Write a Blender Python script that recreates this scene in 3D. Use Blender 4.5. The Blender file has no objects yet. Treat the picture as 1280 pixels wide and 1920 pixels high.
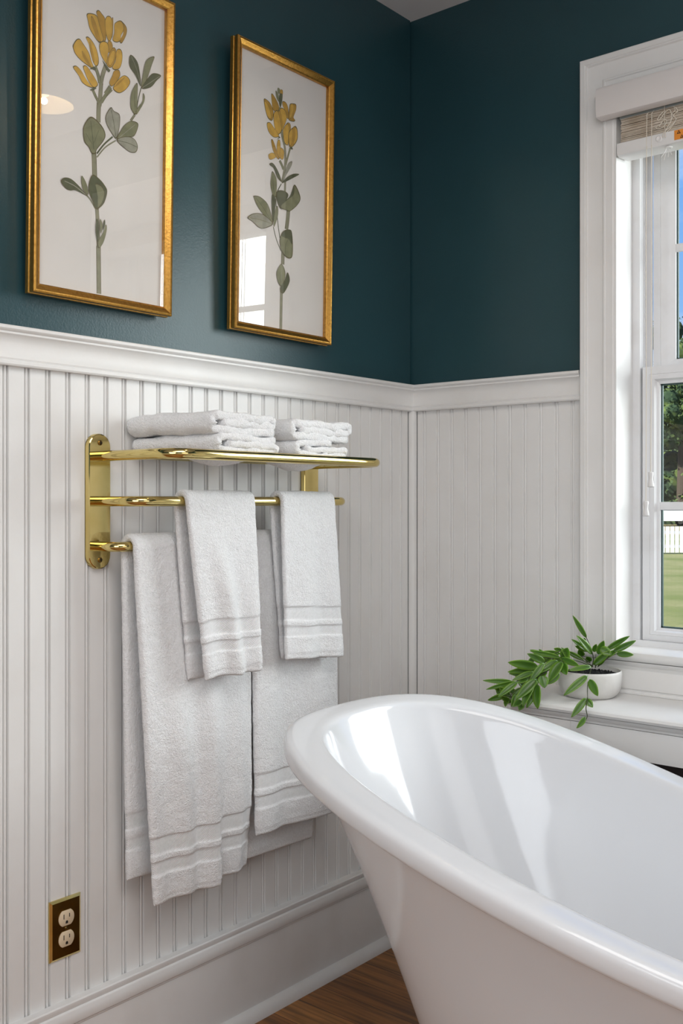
import bpy, bmesh, math, random
from mathutils import Vector, Matrix, noise
from math import sin, cos, pi, sqrt, radians
D = bpy.data
C = bpy.context.scene.collection
random.seed(7)

# ------------------------------------------------------------------ camera
CAM = Vector((1.6345, -2.2582, 1.1571))
YAW = math.atan(1600/1918)
cam = D.objects.new('camera', D.cameras.new('camera')); C.objects.link(cam)
cam.location = CAM; cam.rotation_euler = (pi/2, 0, YAW)
cam.data.sensor_fit = 'HORIZONTAL'; cam.data.sensor_width = 36
cam.data.lens = 1918/1280*36; cam.data.shift_y = -20/1280
cam.data.clip_start = .02; cam.data.clip_end = 500
bpy.context.scene.camera = cam
vs = bpy.context.scene.view_settings
vs.view_transform = 'Standard'; vs.look = 'None'; vs.gamma = 1; vs.use_curve_mapping = False
vs.exposure = 0.30

# ------------------------------------------------------------------ world and lights
w = D.worlds.new('sky'); bpy.context.scene.world = w; w.use_nodes = True
nt = w.node_tree; N = nt.nodes; L = nt.links; N.clear()
wo = N.new('ShaderNodeOutputWorld'); bg = N.new('ShaderNodeBackground')
tc = N.new('ShaderNodeTexCoord'); sep = N.new('ShaderNodeSeparateXYZ')
grad = N.new('ShaderNodeValToRGB'); grad.color_ramp.elements[0].position = .0
grad.color_ramp.elements[0].color = (.36, .60, .94, 1)
grad.color_ramp.elements[1].position = .45; grad.color_ramp.elements[1].color = (.10, .34, .88, 1)
mp = N.new('ShaderNodeMapping'); mp.inputs['Scale'].default_value = (1, 1, 2.2)
ns = N.new('ShaderNodeTexNoise'); ns.inputs['Scale'].default_value = 3.1; ns.inputs['Detail'].default_value = 6
cr_ = N.new('ShaderNodeValToRGB'); cr_.color_ramp.elements[0].position = .45; cr_.color_ramp.elements[1].position = .60
mx = N.new('ShaderNodeMixRGB'); mx.inputs[2].default_value = (.86, .88, .95, 1)
L.new(tc.outputs['Generated'], sep.inputs[0]); L.new(sep.outputs['Z'], grad.inputs[0])
L.new(tc.outputs['Generated'], mp.inputs[0]); L.new(mp.outputs[0], ns.inputs['Vector']); L.new(ns.outputs[0], cr_.inputs[0])
L.new(cr_.outputs[0], mx.inputs[0]); L.new(grad.outputs[0], mx.inputs[1]); L.new(mx.outputs[0], bg.inputs[0])
bg.inputs[1].default_value = .9; L.new(bg.outputs[0], wo.inputs[0])

def light(name, kind, energy, loc, target=None, color=(1, 1, 1), size=None, size_y=None, rot=None):
    d = D.lights.new(name, kind); d.energy = energy; d.color = color
    if kind == 'AREA':
        d.shape = 'RECTANGLE'; d.size = size; d.size_y = size_y or size
    elif kind == 'POINT': d.shadow_soft_size = size
    elif kind == 'SUN': d.angle = size
    o = D.objects.new(name, d); C.objects.link(o); o.location = loc
    if target is not None: o.rotation_euler = (Vector(target)-Vector(loc)).to_track_quat('-Z', 'Y').to_euler()
    return o
light('sun', 'SUN', 9.0, (0, 0, 8), (.25, .80, 8-.65), (1, .96, .88), .01)
# fill lights added where the unseen right and rear windows stand
light('right_window_fill', 'AREA', 4, (3.16, -1.35, 1.50), (0, -1.35, 1.3), (.93, .97, 1), 1.2, 1.3)
light('rear_window_fill', 'AREA', 19, (2.05, -3.56, 1.60), (1.2, 0, 1.1), (.88, .94, 1), 1.5, 1.3)
light('added_window_daylight', 'AREA', 72, (2.15, 1.40, 1.9), (.5, -.75, 1.1), (.95, .98, 1), 1.3, 1.5)  # added outdoor panel, strengthens the daylight coming through the visible window
# soft overhead fill, added; no lamp hangs there
light('overhead_fill', 'AREA', 21, (1.75, -1.7, 2.44), (1.75, -1.7, 0), (1, .975, .95), 1.3, 1.3)

# ------------------------------------------------------------------ materials
def mat(name, base=(.8, .8, .8), rough=.5, metal=0., bump=None, noise_col=None, coat=0., spec=.5, **kw):
    """bump=(scale, strength, distance)  noise_col=(scale, colour2, lo, hi)"""
    m = D.materials.new(name); m.use_nodes = True
    nt = m.node_tree; b = nt.nodes['Principled BSDF']
    b.inputs['Base Color'].default_value = (*base, 1); b.inputs['Roughness'].default_value = rough
    b.inputs['Metallic'].default_value = metal; b.inputs['Coat Weight'].default_value = coat
    b.inputs['Specular IOR Level'].default_value = spec
    co = nt.nodes.new('ShaderNodeTexCoord')
    if noise_col:
        n = nt.nodes.new('ShaderNodeTexNoise'); n.inputs['Scale'].default_value = noise_col[0]; n.inputs['Detail'].default_value = 5
        r = nt.nodes.new('ShaderNodeValToRGB'); r.color_ramp.elements[0].position = noise_col[2]; r.color_ramp.elements[1].position = noise_col[3]
        r.color_ramp.elements[0].color = (*base, 1); r.color_ramp.elements[1].color = (*noise_col[1], 1)
        nt.links.new(co.outputs['Object'], n.inputs['Vector']); nt.links.new(n.outputs[0], r.inputs[0]); nt.links.new(r.outputs[0], b.inputs['Base Color'])
    if bump:
        n = nt.nodes.new('ShaderNodeTexNoise'); n.inputs['Scale'].default_value = bump[0]; n.inputs['Detail'].default_value = 3
        u = nt.nodes.new('ShaderNodeBump'); u.inputs['Strength'].default_value = bump[1]; u.inputs['Distance'].default_value = bump[2]
        nt.links.new(co.outputs['Object'], n.inputs['Vector']); nt.links.new(n.outputs[0], u.inputs['Height']); nt.links.new(u.outputs[0], b.inputs['Normal'])
    return m

M = {}
M['white'] = mat('white_paint', (.80, .79, .775), .40, bump=(60, .12, .002), noise_col=(9, (.77, .755, .735), .45, .72))
M['white_gloss'] = mat('white_gloss_paint', (.80, .79, .78), .3, bump=(45, .1, .002), noise_col=(7, (.74, .72, .70), .5, .75))
M['vinyl'] = mat('white_vinyl', (.78, .78, .79), .35, noise_col=(14, (.72, .71, .71), .5, .75))
M['teal'] = mat('teal_wall_paint', (.0175, .058, .070), .36, bump=(260, .28, .0012), noise_col=(3, (.020, .064, .077), .4, .6))
M['ceiling'] = mat('ceiling_paint', (.74, .73, .74), .8, bump=(150, .1, .001))
M['porcelain'] = mat('white_enamel', (.755, .765, .785), .09, coat=.05, bump=(20, .10, .003))
M['brass'] = mat('polished_brass', (.71, .57, .235), .08, 1., noise_col=(16, (.61, .475, .17), .45, .75))
M['brass_dark'] = mat('dark_brown_brass', (.26, .15, .035), .28, 1., noise_col=(20, (.19, .10, .025), .4, .7))  # darker brown brass for the outlet face and rack screws
M['gold'] = mat('antique_gold_leaf', (.62, .33, .075), .27, .94, bump=(240, .16, .001), noise_col=(170, (.46, .22, .04), .42, .72))
M['slot'] = mat('dark_slot', (.012, .010, .008), .6)
M['ivory'] = mat('ivory_plastic', (.74, .60, .42), .35)
M['ceramic'] = mat('matte_white_ceramic', (.70, .68, .65), .55, bump=(180, .15, .001), noise_col=(30, (.65, .63, .60), .45, .7))
M['soil'] = mat('black_gravel', (.010, .010, .012), .55, bump=(160, 1, .01))
M['stem'] = mat('dark_green_stem', (.045, .06, .018), .5)
M['cord'] = mat('cream_cord', (.74, .68, .58), .6)
M['tassel'] = mat('white_tassel', (.78, .77, .76), .4)
M['valance'] = mat('offwhite_valance', (.74, .70, .68), .38)
M['slat'] = mat('bleached_wood_slat', (.62, .54, .45), .5, noise_col=(18, (.40, .31, .22), .4, .7))
M['orange'] = mat('orange_label', (.80, .28, .03), .5)
M['black'] = mat('black_print', (.02, .015, .01), .6)
M['recess'] = mat('dark_board_and_void', (.022, .014, .012), .6)  # picture backing boards, and the sheet for the void under the shelf
M['shade'] = mat('cream_lamp_shade', (.80, .70, .52), .7)
M['rubber'] = mat('grey_gasket', (.05, .09, .085), .5)
M['steel'] = mat('painted_steel_headrail', (.42, .46, .45), .35)

def emis(name, col, s):
    m = D.materials.new(name); m.use_nodes = True; b = m.node_tree.nodes['Principled BSDF']
    b.inputs['Base Color'].default_value = (*col, 1); b.inputs['Emission Color'].default_value = (*col, 1); b.inputs['Emission Strength'].default_value = s
    return m
M['bulb'] = emis('lit_bulb', (1, .80, .52), 7)
M['white_dot'] = M['tassel']

def glass(name, tint=(1, 1, 1), extra=.0):
    m = D.materials.new(name); m.use_nodes = True; nt = m.node_tree; n = nt.nodes; n.clear()
    o = n.new('ShaderNodeOutputMaterial'); mix = n.new('ShaderNodeMixShader'); t = n.new('ShaderNodeBsdfTransparent')
    g = n.new('ShaderNodeBsdfGlossy'); g.inputs['Roughness'].default_value = .0; t.inputs[0].default_value = (*tint, 1)
    f = n.new('ShaderNodeFresnel'); f.inputs[0].default_value = 1.5
    mu = n.new('ShaderNodeMath'); mu.operation = 'MULTIPLY_ADD'; mu.inputs[1].default_value = 1.5; mu.inputs[2].default_value = extra
    ge = n.new('ShaderNodeNewGeometry'); iv = n.new('ShaderNodeMath'); iv.operation = 'SUBTRACT'; iv.inputs[0].default_value = 1; nt.links.new(ge.outputs['Backfacing'], iv.inputs[1])
    fr = n.new('ShaderNodeMath'); fr.operation = 'MULTIPLY'; nt.links.new(f.outputs[0], fr.inputs[0]); nt.links.new(iv.outputs[0], fr.inputs[1]); nt.links.new(fr.outputs[0], mu.inputs[0]); nt.links.new(mu.outputs[0], mix.inputs[0])
    nt.links.new(t.outputs[0], mix.inputs[1]); nt.links.new(g.outputs[0], mix.inputs[2]); nt.links.new(mix.outputs[0], o.inputs[0])
    return m
M['glass'] = glass('window_glass', (.96, .98, .97)); M['pglass'] = glass('picture_glass')

def floor_mat():
    m = D.materials.new('honey_oak_floor'); m.use_nodes = True; nt = m.node_tree; n = nt.nodes; l = nt.links; b = n['Principled BSDF']
    co = n.new('ShaderNodeTexCoord')
    br = n.new('ShaderNodeTexBrick'); br.offset = .37; br.inputs['Scale'].default_value = 1
    br.inputs['Brick Width'].default_value = .9; br.inputs['Row Height'].default_value = .083; br.inputs['Mortar Size'].default_value = .0009
    br.inputs['Color1'].default_value = (.43, .20, .056, 1); br.inputs['Color2'].default_value = (.25, .103, .026, 1); br.inputs['Mortar'].default_value = (.03, .01, .004, 1)
    l.new(co.outputs['Object'], br.inputs['Vector'])
    mp = n.new('ShaderNodeMapping'); mp.inputs['Scale'].default_value = (2.2, 42, 1)
    g = n.new('ShaderNodeTexNoise'); g.inputs['Scale'].default_value = 1.6; g.inputs['Detail'].default_value = 6; g.inputs['Distortion'].default_value = .6
    l.new(co.outputs['Object'], mp.inputs[0]); l.new(mp.outputs[0], g.inputs['Vector'])
    r = n.new('ShaderNodeValToRGB'); r.color_ramp.elements[0].position = .35; r.color_ramp.elements[0].color = (.40, .36, .33, 1)
    r.color_ramp.elements[1].position = .66; r.color_ramp.elements[1].color = (1.35, 1.25, 1.15, 1)
    x = n.new('ShaderNodeMixRGB'); x.blend_type = 'MULTIPLY'; x.inputs[0].default_value = .85
    l.new(g.outputs[0], r.inputs[0]); l.new(br.outputs[0], x.inputs[1]); l.new(r.outputs[0], x.inputs[2]); l.new(x.outputs[0], b.inputs['Base Color'])
    b.inputs['Roughness'].default_value = .38
    return m
M['floor'] = floor_mat()

def terry_mat():
    """white terry: UV is in metres across (u) and up from the hem (v); woven bands near the hem"""
    m = D.materials.new('white_terry_cloth'); m.use_nodes = True; nt = m.node_tree; n = nt.nodes; l = nt.links; b = n['Principled BSDF']
    b.inputs['Roughness'].default_value = .95; b.inputs['Specular IOR Level'].default_value = .15
    b.inputs['Sheen Weight'].default_value = .25; b.inputs['Sheen Roughness'].default_value = .6
    co = n.new('ShaderNodeTexCoord'); at = n.new('ShaderNodeAttribute'); at.attribute_name = 'band'
    n1 = n.new('ShaderNodeTexNoise'); n1.inputs['Scale'].default_value = 520; n1.inputs['Detail'].default_value = 2
    n2 = n.new('ShaderNodeTexNoise'); n2.inputs['Scale'].default_value = 210; n2.inputs['Detail'].default_value = 3
    ad = n.new('ShaderNodeMath'); ad.operation = 'ADD'
    l.new(co.outputs['Object'], n1.inputs['Vector']); l.new(co.outputs['Object'], n2.inputs['Vector'])
    l.new(n1.outputs[0], ad.inputs[0]); l.new(n2.outputs[0], ad.inputs[1])
    mp = n.new('ShaderNodeMapping'); mp.inputs['Rotation'].default_value = (0, 0, radians(52))
    wv = n.new('ShaderNodeTexWave'); wv.inputs['Scale'].default_value = 118; wv.inputs['Distortion'].default_value = .2
    l.new(co.outputs['UV'], mp.inputs[0]); l.new(mp.outputs[0], wv.inputs['Vector'])
    mxh = n.new('ShaderNodeMix'); mxh.data_type = 'FLOAT'
    l.new(at.outputs['Fac'], mxh.inputs['Factor']); l.new(ad.outputs[0], mxh.inputs['A']); wm = n.new('ShaderNodeMath'); wm.operation = 'MULTIPLY'; wm.inputs[1].default_value = .36; l.new(wv.outputs['Fac'], wm.inputs[0]); l.new(wm.outputs[0], mxh.inputs['B'])
    bu = n.new('ShaderNodeBump'); bu.inputs['Strength'].default_value = .9; bu.inputs['Distance'].default_value = .0028
    l.new(mxh.outputs['Result'], bu.inputs['Height']); l.new(bu.outputs[0], b.inputs['Normal'])
    r = n.new('ShaderNodeValToRGB'); r.color_ramp.elements[0].position = .35; r.color_ramp.elements[0].color = (.86, .86, .865, 1)
    r.color_ramp.elements[1].position = .62; r.color_ramp.elements[1].color = (.92, .92, .93, 1)
    l.new(n2.outputs[0], r.inputs[0]); l.new(r.outputs[0], b.inputs['Base Color'])
    return m
M['terry'] = terry_mat()

def leaf_mat():
    m = D.materials.new('glossy_green_leaf'); m.use_nodes = True; nt = m.node_tree; n = nt.nodes; l = nt.links; b = n['Principled BSDF']
    at = n.new('ShaderNodeAttribute'); at.attribute_name = 'edge'
    co = n.new('ShaderNodeTexCoord'); ns = n.new('ShaderNodeTexNoise'); ns.inputs['Scale'].default_value = 22
    r = n.new('ShaderNodeValToRGB'); e = r.color_ramp.elements; e[0].position = .0; e[0].color = (.045, .115, .010, 1)
    e[1].position = 1; e[1].color = (.42, .55, .07, 1); k = e.new(.62); k.color = (.135, .27, .022, 1)
    ad = n.new('ShaderNodeMath'); ad.operation = 'MULTIPLY_ADD'; ad.inputs[1].default_value = .55; ad.inputs[2].default_value = -.22
    a2 = n.new('ShaderNodeMath'); a2.operation = 'ADD'
    l.new(co.outputs['Object'], ns.inputs['Vector']); l.new(ns.outputs[0], ad.inputs[0]); l.new(ad.outputs[0], a2.inputs[0]); l.new(at.outputs['Fac'], a2.inputs[1])
    l.new(a2.outputs[0], r.inputs[0]); l.new(r.outputs[0], b.inputs['Base Color']); b.inputs['Roughness'].default_value = .33
    b.inputs['Subsurface Weight'].default_value = .08; b.inputs['Subsurface Radius'].default_value = (.2, .5, .05); b.inputs['Subsurface Scale'].default_value = .01
    return m
M['leaf'] = leaf_mat()

# ------------------------------------------------------------------ mesh helpers
def tag(o, label=None, cat=None, group=None, kind=None):
    for k, v in (('label', label), ('category', cat), ('group', group), ('kind', kind)):
        if v: o[k] = v
    return o
def link(name, me, mats, parent=None):
    o = D.objects.new(name, me); C.objects.link(o)
    for m in (mats if isinstance(mats, (list, tuple)) else [mats]): me.materials.append(M[m] if isinstance(m, str) else m)
    if parent: o.parent = parent
    return o
def empty(name, loc=(0, 0, 0)):
    o = D.objects.new(name, None); C.objects.link(o); o.location = loc; o.empty_display_size = .05
    return o
def done(name, bm, mats, parent=None, smooth=35, bevel=None, recalc=True):
    """finish a bmesh; vertices are given in world space, a parent Empty's place is subtracted"""
    if bevel:
        es = [e for e in bm.edges if len(e.link_faces) == 2 and e.calc_face_angle(0) > .6]
        bmesh.ops.bevel(bm, geom=es, offset=bevel, segments=2, affect='EDGES', profile=.6)
    if recalc: bmesh.ops.recalc_face_normals(bm, faces=bm.faces)
    bm.normal_update()
    if smooth:
        a = radians(smooth)
        for f in bm.faces: f.smooth = True
        for e in bm.edges:
            if len(e.link_faces) == 2 and e.calc_face_angle(0) > a: e.smooth = False
    root = parent
    while root is not None and root.parent is not None: root = root.parent
    if root is not None and root.type == 'EMPTY': bmesh.ops.translate(bm, vec=-root.location, verts=bm.verts)
    me = D.meshes.new(name); bm.to_mesh(me); bm.free()
    return link(name, me, mats, parent)
def box(bm, x0, x1, y0, y1, z0, z1, mi=0):
    v = [bm.verts.new((x, y, z)) for x in (x0, x1) for y in (y0, y1) for z in (z0, z1)]
    for q in ((0, 1, 3, 2), (4, 6, 7, 5), (0, 4, 5, 1), (2, 3, 7, 6), (0, 2, 6, 4), (1, 5, 7, 3)):
        bm.faces.new([v[i] for i in q]).material_index = mi
def catmull(pts, n=6, closed=False):
    P = [Vector(p) for p in pts]; out = []; m = len(P)
    for i in range(m if closed else m-1):
        if closed: a, b, c, d = P[i-1], P[i], P[(i+1) % m], P[(i+2) % m]
        else: a, b, c, d = P[max(i-1, 0)], P[i], P[i+1], P[min(i+2, m-1)]
        for k in range(n):
            t = k/n
            out.append(.5*((2*b)+(c-a)*t+(2*a-5*b+4*c-d)*t*t+(3*b-a-3*c+d)*t**3))
    if not closed: out.append(P[-1])
    return out
def tube(bm, pts, r, seg=12, cap=True, mi=0):
    """pts: list of Vector, r: number or list"""
    pts = [Vector(p) for p in pts]; n = len(pts); rings = []
    up = Vector((0, 0, 1)); prev = None
    for i, p in enumerate(pts):
        t = (pts[min(i+1, n-1)]-pts[max(i-1, 0)]).normalized()
        if prev is None:
            a = t.cross(up)
            if a.length < .1: a = t.cross(Vector((1, 0, 0)))
            a.normalize()
        else:
            a = (prev-t*prev.dot(t)).normalized()
        prev = a; b = t.cross(a); rr = r[i] if isinstance(r, (list, tuple)) else r
        rings.append([bm.verts.new(p+(a*cos(2*pi*k/seg)+b*sin(2*pi*k/seg))*rr) for k in range(seg)])
    for i in range(n-1):
        for k in range(seg):
            f = bm.faces.new((rings[i][k], rings[i][(k+1) % seg], rings[i+1][(k+1) % seg], rings[i+1][k])); f.material_index = mi
    if cap:
        bm.faces.new(rings[0][::-1]).material_index = mi; bm.faces.new(rings[-1]).material_index = mi
def lathe(bm, prof, c, seg=40, axis='z', mi=0, closed=False):
    """prof: (r, h) pairs"""
    c = Vector(c); rings = []
    for r, h in prof:
        ring = []
        for k in range(seg):
            a = 2*pi*k/seg
            p = Vector((r*cos(a), r*sin(a), h)) if axis == 'z' else Vector((h, r*cos(a), r*sin(a))) if axis == 'x' else Vector((r*cos(a), h, r*sin(a)))
            ring.append(bm.verts.new(c+p))
        rings.append(ring)
    for i in range(len(rings)-1):
        for k in range(seg):
            bm.faces.new((rings[i][k], rings[i][(k+1) % seg], rings[i+1][(k+1) % seg], rings[i+1][k])).material_index = mi
    if not closed:
        if prof[0][0] > 1e-6: bm.faces.new(rings[0][::-1]).material_index = mi
        if prof[-1][0] > 1e-6: bm.faces.new(rings[-1]).material_index = mi
def prism(bm, prof, mapf, s0, s1, mi=0):
    """closed profile of (a, b); mapf(a, b, s) -> point"""
    A = [bm.verts.new(mapf(a, b, s0)) for a, b in prof]; B = [bm.verts.new(mapf(a, b, s1)) for a, b in prof]; n = len(prof)
    for i in range(n): bm.faces.new((A[i], A[(i+1) % n], B[(i+1) % n], B[i])).material_index = mi
    bm.faces.new(A[::-1]).material_index = mi; bm.faces.new(B).material_index = mi
LEFT = lambda a, b, s: Vector((a, s, b))          # profile (out from the left wall, height), s along y
BACK = lambda a, b, s: Vector((s, -a, b))         # profile (out from the window wall, height), s along x

# ------------------------------------------------------------------ room shell
RX, RY, RZ = 3.25, -3.65, 2.465
bm = bmesh.new(); box(bm, -.14, RX+.14, RY-.14, .14, -.06, 0); tag(done('floor', bm, 'floor', smooth=0), kind='structure')
bm = bmesh.new(); box(bm, -.14, RX+.14, RY-.14, .14, RZ, RZ+.08); tag(done('ceiling', bm, 'ceiling', smooth=0), kind='structure')
RAILZ = 1.402
def bead_profile(c0, pitch, s0, s1):
    """(s, depth) running along the wall, depth is out of the wall; twin grooves with a round bead between"""
    pts = [(s0, 0.)]; k = math.ceil((s0+.006-c0)/pitch)
    while c0+k*pitch < s1-.006:
        c = c0+k*pitch
        for ds, dd in ((-.0062, 0), (-.0055, -.0045), (-.0042, -.0065), (-.0028, -.0058), (-.0024, -.0026), (-.0014, -.0009), (0, -.0003), (.0014, -.0009), (.0024, -.0026), (.0028, -.0058), (.0042, -.0065), (.0055, -.0045), (.0062, 0)):
            pts.append((c+ds, dd))
        k += 1
    pts.append((s1, 0.)); return pts
def wainscot(bm, prof, mapf, z0, z1, mi=1, k=1.):
    prof = [(s, d*k) for s, d in prof]
    a = [bm.verts.new(mapf(d, z0, s)) for s, d in prof]; b = [bm.verts.new(mapf(d, z1, s)) for s, d in prof]
    for i in range(len(prof)-1): bm.faces.new((a[i], a[i+1], b[i+1], b[i])).material_index = mi
# left wall: teal plaster above, beadboard below
bm = bmesh.new(); box(bm, -.14, -.006, RY, .0, 0, RZ, 0)
bm2 = bmesh.new(); bm2.free()
wainscot(bm, bead_profile(-1.2370, .04397, RY, -.0190), LEFT, .05, 1.43)
tag(done('wall_left', bm, ['teal', 'white'], smooth=50, recalc=False), kind='structure')
# window wall with its opening
WX0, WX1, WZ0, WZ1 = .598, 1.372, .800, 2.090
bm = bmesh.new()
for a in ((-.14, WX0-.02, 0, RZ), (WX1+.02, RX+.14, 0, RZ), (WX0-.02, WX1+.02, 0, WZ0-.03), (WX0-.02, WX1+.02, WZ1+.02, RZ)):
    box(bm, a[0], a[1], .006, .14, a[2], a[3], 0)
wainscot(bm, bead_profile(.0407, .04385, .0185, .53), BACK, .05, 1.43, 1, .55)
wainscot(bm, bead_profile(.0407, .04385, 1.43, RX), BACK, .05, 1.43, 1, .55)
wainscot(bm, bead_profile(.0407, .04385, .53, 1.43), BACK, .05, .76)
tag(done('wall_back', bm, ['teal', 'white'], smooth=50, recalc=False), kind='structure')
# the two walls behind the camera, each with a window opening
def far_wall(name, s0, s1, w0, w1, z0, z1, f):
    bm = bmesh.new()
    for a in ((s0, w0, 0, RZ), (w1, s1, 0, RZ), (w0, w1, 0, z0), (w0, w1, z1, RZ)):
        f(bm, a[0], a[1], max(a[2], 1.47) if a[3] > 1.47 else a[2], a[3], 0) if a[3] > 1.47 and a[2] < 1.47 and False else f(bm, *a, 0)
    return bm
fx = lambda bm, a, b, c, d, mi: box(bm, RX, RX+.14, a, b, c, d, mi)
fy = lambda bm, a, b, c, d, mi: box(bm, a, b, RY-.14, RY, c, d, mi)
def side_wall(name, s0, s1, w0, w1, z0, z1, f):
    bm = bmesh.new()
    f(bm, s0, w0, RAILZ, RZ, 0); f(bm, w1, s1, RAILZ, RZ, 0); f(bm, w0, w1, z1, RZ, 0)
    f(bm, s0, w0, 0, RAILZ, 1); f(bm, w1, s1, 0, RAILZ, 1); f(bm, w0, w1, 0, z0, 1)
    tag(done(name, bm, ['teal', 'white'], smooth=0), kind='structure')
side_wall('wall_right', RY-.14, .14, -1.95, -.75, .85, 2.15, fx)
side_wall('wall_front', -.14, RX+.14, 1.30, 2.80, .95, 2.25, fy)

# mouldings
rail = [(0, 1.400), (.012, 1.400), (.014, 1.403), (.014, 1.408), (.0115, 1.410), (.0130, 1.4135), (.0095, 1.420), (.0085, 1.430), (.0090, 1.440), (.0125, 1.4485), (.0180, 1.4535), (.0205, 1.4555), (.0205, 1.459), (.024, 1.461), (.026, 1.464), (.026, 1.468), (.024, 1.470), (0, 1.470)]
def mitre(prof, name, mapf, sa, sb, m='white'):
    """run from the corner (s = out distance, mitred) to the far end"""
    bm = bmesh.new()
    sg = -1 if mapf is LEFT else 1
    A = [bm.verts.new(mapf(a, b, sg*(a+sa))) for a, b in prof]; B = [bm.verts.new(mapf(a, b, sb)) for a, b in prof]; n = len(prof)
    for i in range(n): bm.faces.new((A[i], A[(i+1) % n], B[(i+1) % n], B[i]))
    bm.faces.new(A[::-1]); bm.faces.new(B)
    return tag(done(name, bm, m, smooth=30), kind='structure')
mitre(rail, 'trim_1', LEFT, 0, RY+.001); mitre(rail, 'trim_2', BACK, 0, .506)
bm = bmesh.new(); prism(bm, rail, BACK, 1.466, RX-.001); tag(done('trim_3', bm, 'white', smooth=30), kind='structure')
base = [(0, 0), (.016, 0), (.016, .1700), (.0175, .1725), (.0175, .1750), (.0225, .1790), (.0245, .1860), (.0240, .1960), (.0215, .2030), (.0175, .2050), (.0195, .2085), (.0195, .2165), (.0170, .2185), (0, .2185)]
mitre(base, 'baseboard_left', LEFT, 0, RY+.001, 'white_gloss'); mitre(base, 'baseboard_back', BACK, 0, RX-.001, 'white_gloss')
q = [(.0, 0)]+[(.0155+.0205*cos(a*pi/16), .026*sin(a*pi/16)) for a in range(0, 9)]+[(0, .026)]
mitre(q, 'trim_4', LEFT, 0, RY+.001, 'white_gloss'); mitre(q, 'trim_5', BACK, 0, RX-.001, 'white_gloss')
# quarter strip in the corner
bm = bmesh.new(); ps = [(0, 0), (.0165, 0), (.0165, .010), (.0145, .0140), (.0105, .0165), (0, .0165)]
for z0, z1 in ((.2185, 1.400),):
    A = [bm.verts.new((a, -b, z0)) for a, b in ps]; B = [bm.verts.new((a, -b, z1)) for a, b in ps]
    for i in range(len(ps)): bm.faces.new((A[i], A[(i+1) % len(ps)], B[(i+1) % len(ps)], B[i]))
    bm.faces.new(A); bm.faces.new(B[::-1])
tag(done('trim_6', bm, 'white', smooth=40), kind='structure')

# ------------------------------------------------------------------ the window
win = empty('window_1', (.985, 0, .80)); win['kind'] = 'structure'
def frame_loop(bm, rect, prof, yf=lambda d: -d, mi=0):
    """mitred frame: rect x0,x1,z0,z1 is the outer edge, prof (inward, out-depth) closed"""
    x0, x1, z0, z1 = rect; n = len(prof); R = []
    for sx, sz in ((0, 0), (1, 0), (1, 1), (0, 1)):
        R.append([bm.verts.new(((x0+a) if not sx else (x1-a), yf(d), (z0+a) if not sz else (z1-a))) for a, d in prof])
    for c in range(4):
        A, B = R[c], R[(c+1) % 4]
        for i in range(n): bm.faces.new((A[i], A[(i+1) % n], B[(i+1) % n], B[i])).material_index = mi
# casing: mitred at the top, running down to the stool
cas = [(0, 0), (0, .024), (.002, .026), (.013, .026), (.0145, .024), (.0175, .0245), (.020, .0205), (.040, .0175), (.056, .0190), (.0585, .0215), (.0615, .0215), (.0635, .0190), (.080, .0180), (.082, .0165), (.0860, .0160), (.0860, 0)]
bm = bmesh.new(); CX0, CX1, CZ1 = .5095, 1.4605, 2.204
cols = []
for k in range(4):
    ring = []
    for a, d in cas:
        if k == 0: p = (CX0+a, -d, .792)
        elif k == 1: p = (CX0+a, -d, CZ1-a)
        elif k == 2: p = (CX1-a, -d, CZ1-a)
        else: p = (CX1-a, -d, .792)
        ring.append(bm.verts.new(p))
    cols.append(ring)
for k in range(3):
    for i in range(len(cas)): bm.faces.new((cols[k][i], cols[k][(i+1) % len(cas)], cols[k+1][(i+1) % len(cas)], cols[k+1][i]))
bm.faces.new(cols[0]); bm.faces.new(cols[3][::-1])
done('casing', bm, 'white', win, smooth=25)
bm = bmesh.new()
box(bm, WX0-.02, WX0, -.0160, .14, WZ0-.02, WZ1+.02); box(bm, WX1, WX1+.02, -.0160, .14, WZ0-.02, WZ1+.02); box(bm, WX0, WX1, -.0160, .14, WZ1, WZ1+.02)
done('jamb', bm, 'white_gloss', win, smooth=0, bevel=.0012)
# stops, balance track and outer frame
bm = bmesh.new()
for s in (0, 1):
    X = lambda a, b: (WX0+a, WX0+b) if not s else (WX1-b, WX1-a)
    box(bm, *X(0, .0175), .076, .098, .812, WZ1)
    box(bm, *X(0, .013), .098, .16, .812, WZ1)
    box(bm, *X(.013, .019), .100, .106, .812, WZ1); box(bm, *X(.0, .030), .118, .124, 1.45, WZ1)
box(bm, WX0, WX1, .076, .16, WZ1-.02, WZ1)
box(bm, WX0, WX1, .076, .16, .812, .824); box(bm, WX0, WX1, .068, .078, .812, .8265)
done('stop_moulding', bm, 'vinyl', win, smooth=0, bevel=.001)
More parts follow.
